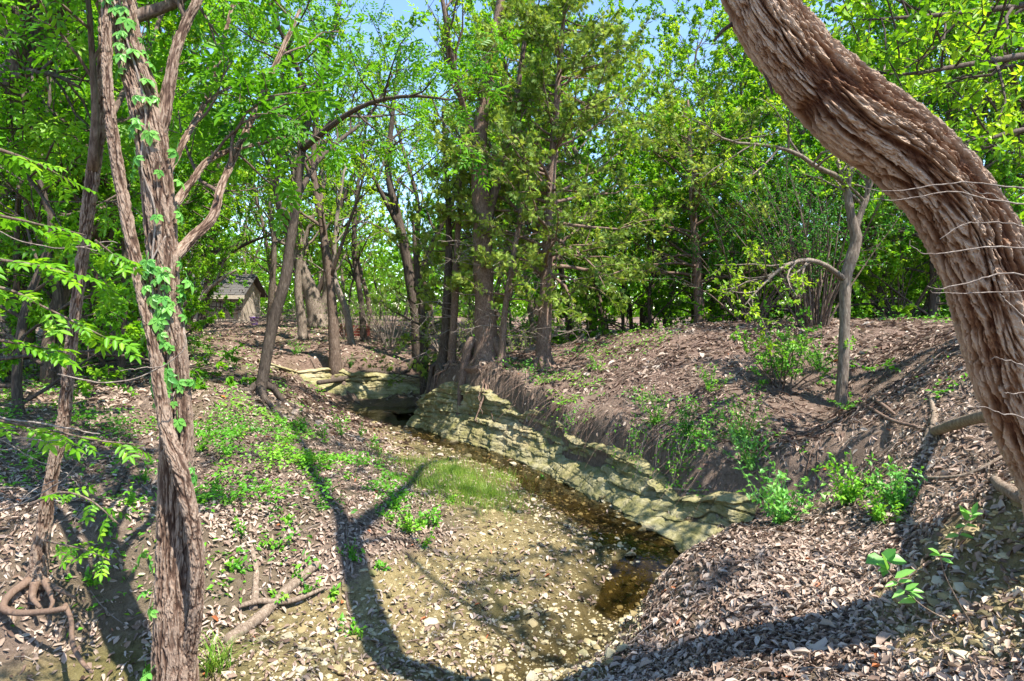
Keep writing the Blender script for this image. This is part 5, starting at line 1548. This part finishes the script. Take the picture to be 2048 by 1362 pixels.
ground_stick("stick", "dark twig on the leaf mound's crest below the bright shrub", [(1660, 1130, 4), (1720, 1075, 5), (1740, 1060, 3)], M_BARK_DK, 13, lift=1.0)
ground_stick("stick", "straight dark twig on the litter left of the grass patch", [(765, 925, 3), (785, 938, 4), (800, 950, 3)], M_BARK_DK, 14, lift=1.0)
ground_stick("stick", "short orange stick on the shaded gravel by the split log", [(690, 1266, 8), (720, 1262, 9), (745, 1260, 5)], M_STRAW, 15, lift=.8)

# twiggy litter nobody could count
gt = np.random.default_rng(66)
x, y = scatter(1700, 2.2, 15); mb = MB()
k = gravel_mask(x, y) < .7
x, y = x[k], y[k]
for i in range(len(x)):
    a_ = gt.uniform(0, math.pi); l = gt.uniform(.08, .35)
    tt = np.array([-.5, -.15, .2, .5]) * l
    xs, ys = x[i] + np.cos(a_) * tt + gt.normal(size=4) * .01, y[i] + np.sin(a_) * tt + gt.normal(size=4) * .01
    tube(mb, np.stack([xs, ys, ground_z(xs, ys) + .02 + gt.random(4) * .02], 1), gt.uniform(.0015, .004), 4, cap=False)
link("twig_litter", mb.mesh("twig_litter", M_TWIG), kind='stuff')

# the nearest dead leaves, one by one
DL = []
for i in range(6):
    mb = MB(); gq = np.random.default_rng(500 + i)
    L_ = gq.uniform(.07, .1)
    if i == 0:   # lobed oak leaf
        a_ = np.linspace(0, 2 * math.pi, 19)[:-1]
        rr_ = .05 * (1 + .42 * np.cos(a_ * 5))
        v = np.stack([np.cos(a_) * rr_ * 1.3, np.sin(a_) * rr_ * .8, .006 * np.cos(a_ * 3)], 1)
        mb.add(np.vstack([[0, 0, .008], v]), None, [[0, 1 + k, 1 + (k + 1) % 18] for k in range(18)], .75)
    else:
        leaves(mb, np.array([[-L_ / 2, 0, 0]]), np.array([[1., 0, 0]]), np.array([[0, 0, 1.]]), L_, L_ * gq.uniform(.35, .55), gq.uniform(.35, .95), 'hex', gq.uniform(-.3, .3), gq.uniform(.1, .5))
    DL.append(mb.mesh("dead_leaf", M_LITTER))
cnt_ = 0
while cnt_ < 300:
    a_ = R(gt.uniform(-4, 46)); r_ = gt.uniform(2.1, 4.4)
    x_, y_ = math.sin(a_) * r_, math.cos(a_) * r_
    if gravel_mask(np.array([x_]), np.array([y_]))[0] > .5: continue
    z_, N_ = ground_n(np.array([x_]), np.array([y_]))
    o = link("dead_leaf", DL[0 if cnt_ % 40 == 0 else 1 + cnt_ % 5], ground, (x_, y_, z_[0] + gt.uniform(.02, .035)), rot_from(rdir(gt, 1)[0] * [1, 1, .15], N_[0] + rdir(gt, 1)[0] * .35), gt.uniform(.8, 1.25))
    cnt_ += 1

# ------------------------------------------------------------------ green plants
def herb(name, label, p, n, h, seed, L, W, mat=M_HERB, spread=.7, group=None, cat="seedling", per=6, big=False):
    g = np.random.default_rng(seed)
    p = np.asarray(p, float)
    t = thing(name, label, cat, tuple(p), group)
    ch, tw = [], []
    for i in range(n):
        az = g.uniform(0, 6.28); e = g.uniform(.1, spread)
        c = wander(g, p + [0, 0, -.02], [math.cos(az) * math.sin(e), math.sin(az) * math.sin(e), math.cos(e)], h * g.uniform(.5, 1.1), 5, .15, -.03)
        ch.append((c, np.linspace(.0035, .0015, 5), 4)); tw.append(c)
    mb = MB(); add_chains(mb, ch, .3); part(mb, "stems", mat, t)
    mb = MB(); twig_leaves(g, mb, tw, per, L, W, 'simple', 'hex' if big else 'rhomb', tmean=.55, tsd=.2, up=1.6, droop=.15, spread=.015)
    part(mb, "leaves", mat, t)
    return t

SEED = "small green seedling among dry leaves on the litter bank"
for i, (u, v, n, h) in enumerate([(612, 945, 7, .28), (628, 962, 5, .2), (655, 950, 5, .2), (690, 972, 4, .16), (822, 1072, 22, .34), (845, 1060, 14, .3), (792, 1022, 12, .28), (770, 1040, 5, .2), (845, 1098, 6, .2), (872, 1060, 6, .2), (592, 1170, 6, .2),
     (622, 1196, 6, .18), (660, 1208, 5, .16), (552, 1206, 5, .14), (702, 1130, 6, .2), (705, 1282, 6, .2), (465, 1150, 4, .16), (482, 1072, 5, .2), (525, 1100, 3, .12), (456, 1010, 5, .22), (432, 972, 6, .24), (190, 1190, 4, .14),
     (475, 1150, 4, .12), (560, 1095, 3, .12), (395, 1000, 6, .25), (260, 1020, 5, .2), (300, 1000, 4, .18), (215, 1080, 4, .16), (290, 960, 6, .24), (740, 900, 8, .3), (760, 910, 6, .26), (720, 885, 7, .3), (680, 880, 7, .26),
     (640, 870, 7, .3), (600, 855, 8, .32), (560, 850, 7, .3), (480, 870, 7, .28), (450, 905, 6, .26), (1045, 895, 5, .22), (1085, 960, 4, .1), (900, 1010, 6, .16), (760, 1150, 4, .1), (580, 1050, 4, .14), (640, 1020, 4, .12)]):
    p = gpix(u, v)
    herb("seedling", SEED, p, n, h, 600 + i, .05, .03, M_HERB, group="seedlings in the leaf litter", per=7)

for i, (lab, u, v, n, h, L, mat) in enumerate([
    ("bright leafy shrub at the edge where the mossy ledge meets the leaf mound", 1565, 1045, 34, .62, .058, M_CREEP),
    ("leafy green shrub just right of the bright shrub by the ledge end", 1700, 1005, 26, .5, .052, M_HERB),
    ("trailing green shrub below the root of the leaning tree", 1800, 1015, 24, .42, .05, M_CREEP),
    ("low green shrub with small leaves above the leaf mound's crest", 1760, 1045, 18, .34, .045, M_HERB),
    ("green plant on the slope between the sapling and the ledge", 1490, 880, 26, .75, .042, M_HERB),
    ("upright green plant hanging over the lower end of the mossy ledge", 1500, 950, 30, .7, .042, M_CREEP),
    ("fine green plant spilling over the ledge lip at its middle", 1310, 858, 26, .55, .036, M_HERB),
    ("dark green plant hanging on the ledge lip beside the middle plant", 1375, 878, 26, .55, .036, M_DARK),
    ("small green plant at the sapling's foot", 1700, 815, 8, .3, .04, M_HERB),
    ("green plant high on the slope left of the sapling", 1640, 745, 24, .8, .045, M_HERB),
    ("small green tuft on the rooty slope above the ledge", 1195, 748, 14, .4, .04, M_HERB),
    ("green tuft in the middle of the dark rooty slope", 1420, 790, 14, .45, .04, M_HERB),
    ("yellow-green low bush on the slope beside the leaning dark tree", 590, 712, 14, .7, .05, M_HERB),
    ("dark green low bush in front of the far slope trees", 700, 742, 10, .4, .045, M_DARK),
    ("green plant beside the twin-stemmed tree at mid height of the bank", 400, 905, 10, .4, .05, M_HERB)]):
    herb("leafy_shrub", lab, gpix(u, v), n, h, 700 + i, L, L * .55, mat, .9, cat="shrub", per=13, group="leafy shrubs and tufts on the banks")

# plants whose leaves can be picked out singly
LM = []
for i, (L_, W_) in enumerate(((.065, .024), (.055, .02), (.075, .026))):
    mb = MB(); leaves(mb, np.zeros((1, 3)), np.array([[0, 1., 0]]), np.array([[0, 0, 1.]]), L_, W_, .6 + .15 * i, 'hex', .2, .15); LM.append(mb.mesh("leaf", M_CREEP))
mb = MB(); leaves(mb, np.zeros((1, 3)), np.array([[0, 1., 0]]), np.array([[0, 0, 1.]]), .10, .075, .35, 'hex', .15, .1); BIGL = mb.mesh("leaf", M_CREEP)
def sprig(label, stem, spots, mesh, seed, sc_=1.0, group=None):
    g = np.random.default_rng(seed)
    s = spline([P(*q) for q in stem], 16)
    s[0, 2] = gz(s[0, 0], s[0, 1]) - .01
    t = thing("sprig", label, "seedling", tuple(s[0]), group)
    mb = MB(); tube(mb, s, np.linspace(.0035, .002, 16), 5); part(mb, "stem", M_DEAD, t)
    for i, (q, az, el) in enumerate(spots):
        p = s[min(15, int(q * 15))]
        D = np.array([math.cos(az), -.25, math.sin(az) * .6 + el])
        link("leaf", mesh[i % len(mesh)], t, p - s[0], rot_from(D, [g.normal() * .3, -.5, .9]), sc_ * g.uniform(.8, 1.25))
    return t
G3 = [gpix(1780, 1190), gpix(1905, 1245), gpix(1950, 1260), gpix(1905, 1110)]
d0 = [q[1] for q in G3]
sprig("seedling with three broad dark leaves beside the hollow in the leaf mound", [(1780, 1190, d0[0]), (1775, 1150, d0[0] - .03), (1768, 1118, d0[0] - .06)], [(1, 3.3, .1), (1, -.1, .1), (1, 4.6, -.2), (.95, 1.2, .2)], [BIGL], 1)
sprig("leaning sprig with narrow pale leaves over the shaded stony slope", [(1905, 1245, d0[1]), (1850, 1215, d0[1] - .05), (1810, 1180, d0[1] - .1), (1775, 1140, d0[1] - .12)],
      [(1, 2.4, .2), (1, 2.9, 0), (1, 1.8, .3), (.85, .4, .1), (.85, 3.3, 0), (.7, 3.5, -.1), (.7, .2, .0), (.68, .8, .2), (.5, 2.9, 0), (.5, 2.2, 0), (.62, -.2, 0), (.92, .7, .2)], LM, 2, 1.2)
sprig("tall single-stemmed sprig with a few tip leaves above the stony slope", [(1950, 1260, d0[2]), (1915, 1200, d0[2] - .03), (1890, 1150, d0[2] - .06), (1880, 1110, d0[2] - .08)], [(1, 0, .1), (1, 3.1, .2), (1, 2.4, .2), (.97, -.3, 0)], LM, 3)
sprig("sprig with upright bright leaves on the heap below the leaning trunk", [(1905, 1110, d0[3]), (1915, 1075, d0[3] - .03), (1930, 1050, d0[3] - .05), (1945, 1030, d0[3] - .06)], [(1, 1.4, .5), (1, .3, .2), (1, 2.6, .2), (.7, 3.2, 0), (.7, .0, 0), (.4, 3.3, .1), (.4, -.1, 0), (.85, .8, .3), (.85, 2.1, .3)], LM, 4, 1.2)

# strap-leaved plants
def straps(name, label, p, n, L, W, seed, mat, cat, lean=.5, droop=.35):
    g = np.random.default_rng(seed)
    t = thing(name, label, cat, tuple(p))
    for i in range(n):
        az = g.uniform(0, 6.28); e = g.uniform(.08, lean); l = L * g.uniform(.6, 1.1)
        q = np.linspace(0, 1, 6)
        out = np.sin(e) * l * q + droop * l * q ** 2.5 * g.uniform(.2, 1)
        zz_ = np.cos(e) * l * q - droop * l * q ** 3 * .6
        c = np.stack([np.cos(az) * out, np.sin(az) * out, zz_], 1) + np.r_[g.normal(size=2) * .035, -.01]
        sd2 = np.array([-math.sin(az), math.cos(az), 0]) * W
        w = np.array([.7, 1, 1, .8, .5, .05])[:, None]
        v = np.concatenate([c + sd2 * w * .5, c - sd2 * w * .5])
        mb = MB(); mb.add(v, [[k, k + 1, k + 7, k + 6] for k in range(5)], None, np.clip(g.normal(.5, .25), 0, 1))
        link("blade", mb.mesh("blade", mat), t)
    return t
straps("grass_clump", "tuft of long green and straw-coloured grass at the twin-stemmed tree's foot", gpix(430, 1345), 70, .36, .007, 801, M_GRASS, "grass tuft", .6, .5)
straps("iris_clump", "clump of blue-green strap leaves on the bank at the wood's edge", gpix(12, 770), 26, .55, .035, 802, M_IRIS, "iris", .55, .4)

# a patch of thin bright grass on the gravel bar, ground cover on the bank
gg2 = np.random.default_rng(88)
pc = gpix(918, 960)
def patch(n, c, rx, ry):
    a_ = gg2.uniform(0, 6.28, n); q = np.abs(gg2.normal(size=n)) * .72
    return c[0] + np.cos(a_) * q * rx, c[1] + np.sin(a_) * q * ry
xs, ys = [], []
for (u, v, rx, ry, n) in ((905, 955, .65, 1.1, 2600), (930, 990, .5, .7, 1500), (985, 1000, .4, .6, 700), (860, 975, .5, .7, 900), (820, 930, .5, .7, 600), (1000, 960, .5, .7, 500)):
    a_, b_ = patch(n, gpix(u, v), rx, ry); xs.append(a_); ys.append(b_)
x = np.concatenate(xs); y = np.concatenate(ys); z = ground_z(x, y)
m = len(x); mb = MB()
D = nrm(rdir(gg2, m) * .55 + [0, 0, 1])
leaves(mb, np.stack([x, y, z], 1), D, rdir(gg2, m), gg2.uniform(.04, .17, m) * (.5 + n2(x, y, 3.0, 2, 61.)), .006, np.clip(.55 + gg2.normal(size=m) * .25, 0, 1), 'blade', .25)
link("grass", mb.mesh("grass", M_GRASS), kind='stuff')

def cover_keep(x, y):
    z = ground_z(x, y, False); su, sf = masks(x, y)
    bank = (su < -.5) & (z > -2.25) & (x < -.6) & (y > 5.5)
    den = sstep(.36, .56, n2(x, y, .8, 4, 51.)) * sstep(.46, .64, n2(x, y, 3.2, 3, 54.)) * (.3 + .7 * sstep(6., 8.5, y)) * (1 - .75 * (sf > 0)) * (1 - .85 * np.exp(-((x + 4.6) ** 2 + (y - 13.2) ** 2) / 4))
    far = ((su > 2.0) | (sf > 2.5)) * .25 * sstep(.5, .65, n2(x, y, .5, 3, 53.))
    nearb = (su < 0) & (z > -2.3) & (y <= 6.5) & (x < -1)
    lipb = (su > .28) & (su < 1.3) & (y < 13) & (y > 5.6)
    far = far + lipb * .75 * sstep(.46, .60, n2(x, y, 1.5, 3, 58.))
    return gg2.random(len(x)) < bank * den + far + nearb * .10 * sstep(.5, .6, n2(x, y, 1.3, 3, 52.))
x, y = scatter(300000, 3.5, 26, amin=-48, amax=48)
k = cover_keep(x, y); x, y = x[k], y[k]
z = ground_z(x, y); m = len(x)
hgt = .24 * sstep(.35, .7, n2(x, y, 1.4, 3, 57.))
mb = MB()
leaves(mb, np.stack([x, y, z + .02 + gg2.random(m) * hgt], 1), nrm(rdir(gg2, m) * [1, 1, .35]), nrm(rdir(gg2, m) * .6 + [0, -.1, 1]), gg2.uniform(.035, .075, m), gg2.uniform(.02, .038, m), np.clip(.5 + (n2(x, y, 1.1, 3, 60.) - .5) * 1.2 + gg2.normal(size=m) * .12, 0, 1), 'rhomb', .12)
link("ground_cover", mb.mesh("ground_cover", M_HERB), kind='stuff')

# fine roots and dry strands hanging down the dark slope above the ledge
gr2 = np.random.default_rng(91); mb = MB()
for i in range(170):
    u = gr2.uniform(1120, 1640); v = 700 + (u - 1120) * .12 + gr2.uniform(-20, 150)
    p = gpix(u, v)
    z0, N_ = ground_n(np.array([p[0]]), np.array([p[1]]))
    dn = nrm(np.array([N_[0, 0], N_[0, 1], 0]) + gr2.normal(size=3) * [.8, .8, 0])
    l = gr2.uniform(.15, .7); q = np.linspace(0, 1, 6)
    xs_ = p[0] + dn[0] * l * q; ys_ = p[1] + dn[1] * l * q
    zs_ = ground_z(xs_, ys_) + .02 + .05 * np.sin(q * math.pi) * gr2.random()
    tube(mb, np.stack([xs_, ys_, zs_], 1), np.linspace(gr2.uniform(.002, .007), .0015, 6), 4, cap=False)
link("root_strands", mb.mesh("root_strands", M_BARK_CEDAR), kind='stuff')

# roots and strands hanging from the soil lip over the ledge, and small plants along it
mb = MB()
LP, LS = resample(LEDGE[1:9], .05)
LP = smooth_poly(LP, 14); LT = nrm(np.gradient(LP, axis=0)); LI = np.stack([LT[:, 1], -LT[:, 0]], 1)
for i in range(230):
    k = int(np.clip(gr2.choice([18, 34, 47, 66, 90, 112, 130, 150]) % (len(LP) - 6) + gr2.normal() * 5, 2, len(LP) - 3))
    ins_ = .26 + .46 * float(sstep(10.5, 6.5, LP[k, 1]))
    p = LP[k] + LI[k] * (ins_ + gr2.uniform(.0, .3))
    z0 = gz(p[0], p[1]); zb = float(fL(LP[k:k + 1, 0], LP[k:k + 1, 1])[0])
    l = min(gr2.uniform(.1, .6) * (1.3 if gr2.random() > .85 else .8), max(.1, z0 - zb))
    q = np.linspace(0, 1, 6)
    back = np.clip(1 - (q * l) / max(.2, z0 - zb), 0, 1)
    xy = p[None] * (1 - q[:, None]) + (LP[k] + LI[k] * (ins_ * .9 * (1 - l / max(.3, z0 - zb)) - .10) + gr2.normal(size=2) * .14)[None] * q[:, None]
    zz_ = z0 + .02 - l * q ** 1.4
    tube(mb, np.c_[xy, zz_], np.linspace(gr2.uniform(.002, .006), .0012, 6), 4, cap=False)
link("lip_roots", mb.mesh("lip_roots", M_BARK_CEDAR), kind='stuff')

# plants hanging over the ledge
def hanging(label, u, v, n, l, seed, mat, L):
    g = np.random.default_rng(seed)
    d0_ = gpix(u, v)
    t = thing("hanging_plant", label, "plant", tuple(d0_), "plants hanging over the mossy ledge")
    ch, tw = [], []
    for i in range(n):
        p = d0_ + np.array([g.normal() * .16, g.normal() * .10, .02])
        ll = l * g.uniform(.45, 1.1)
        c = np.array([p, p + [-.07 + g.normal() * .04, -.10, .05], p + [-.15 + g.normal() * .05, -.20, -.12 * ll / .5], p + [-.19 + g.normal() * .06, -.25, -.55 * ll], p + [-.21 + g.normal() * .07, -.27, -ll]])
        ch.append((c, np.linspace(.004, .0015, 5), 4)); tw.append(c)
    mb = MB(); add_chains(mb, ch, .3); part(mb, "stems", M_TWIG, t)
    mb = MB(); twig_leaves(g, mb, tw, 22, L, L * .6, tmean=.5, up=.5, spread=.035); part(mb, "leaves", mat, t)
hanging("dark ivy hanging down the middle of the mossy ledge", 1300, 855, 9, .62, 901, M_HERB, .04)
hanging("green creeper hanging beside the dark ivy on the mossy ledge", 1375, 880, 10, .55, 902, M_HERB, .04)
hanging("bright green plant trailing down the low end of the mossy ledge", 1490, 890, 16, .8, 903, M_CREEP, .045)
hanging("small trailing tuft high on the mossy ledge near the reddish cedar", 1180, 815, 6, .35, 904, M_HERB, .035)
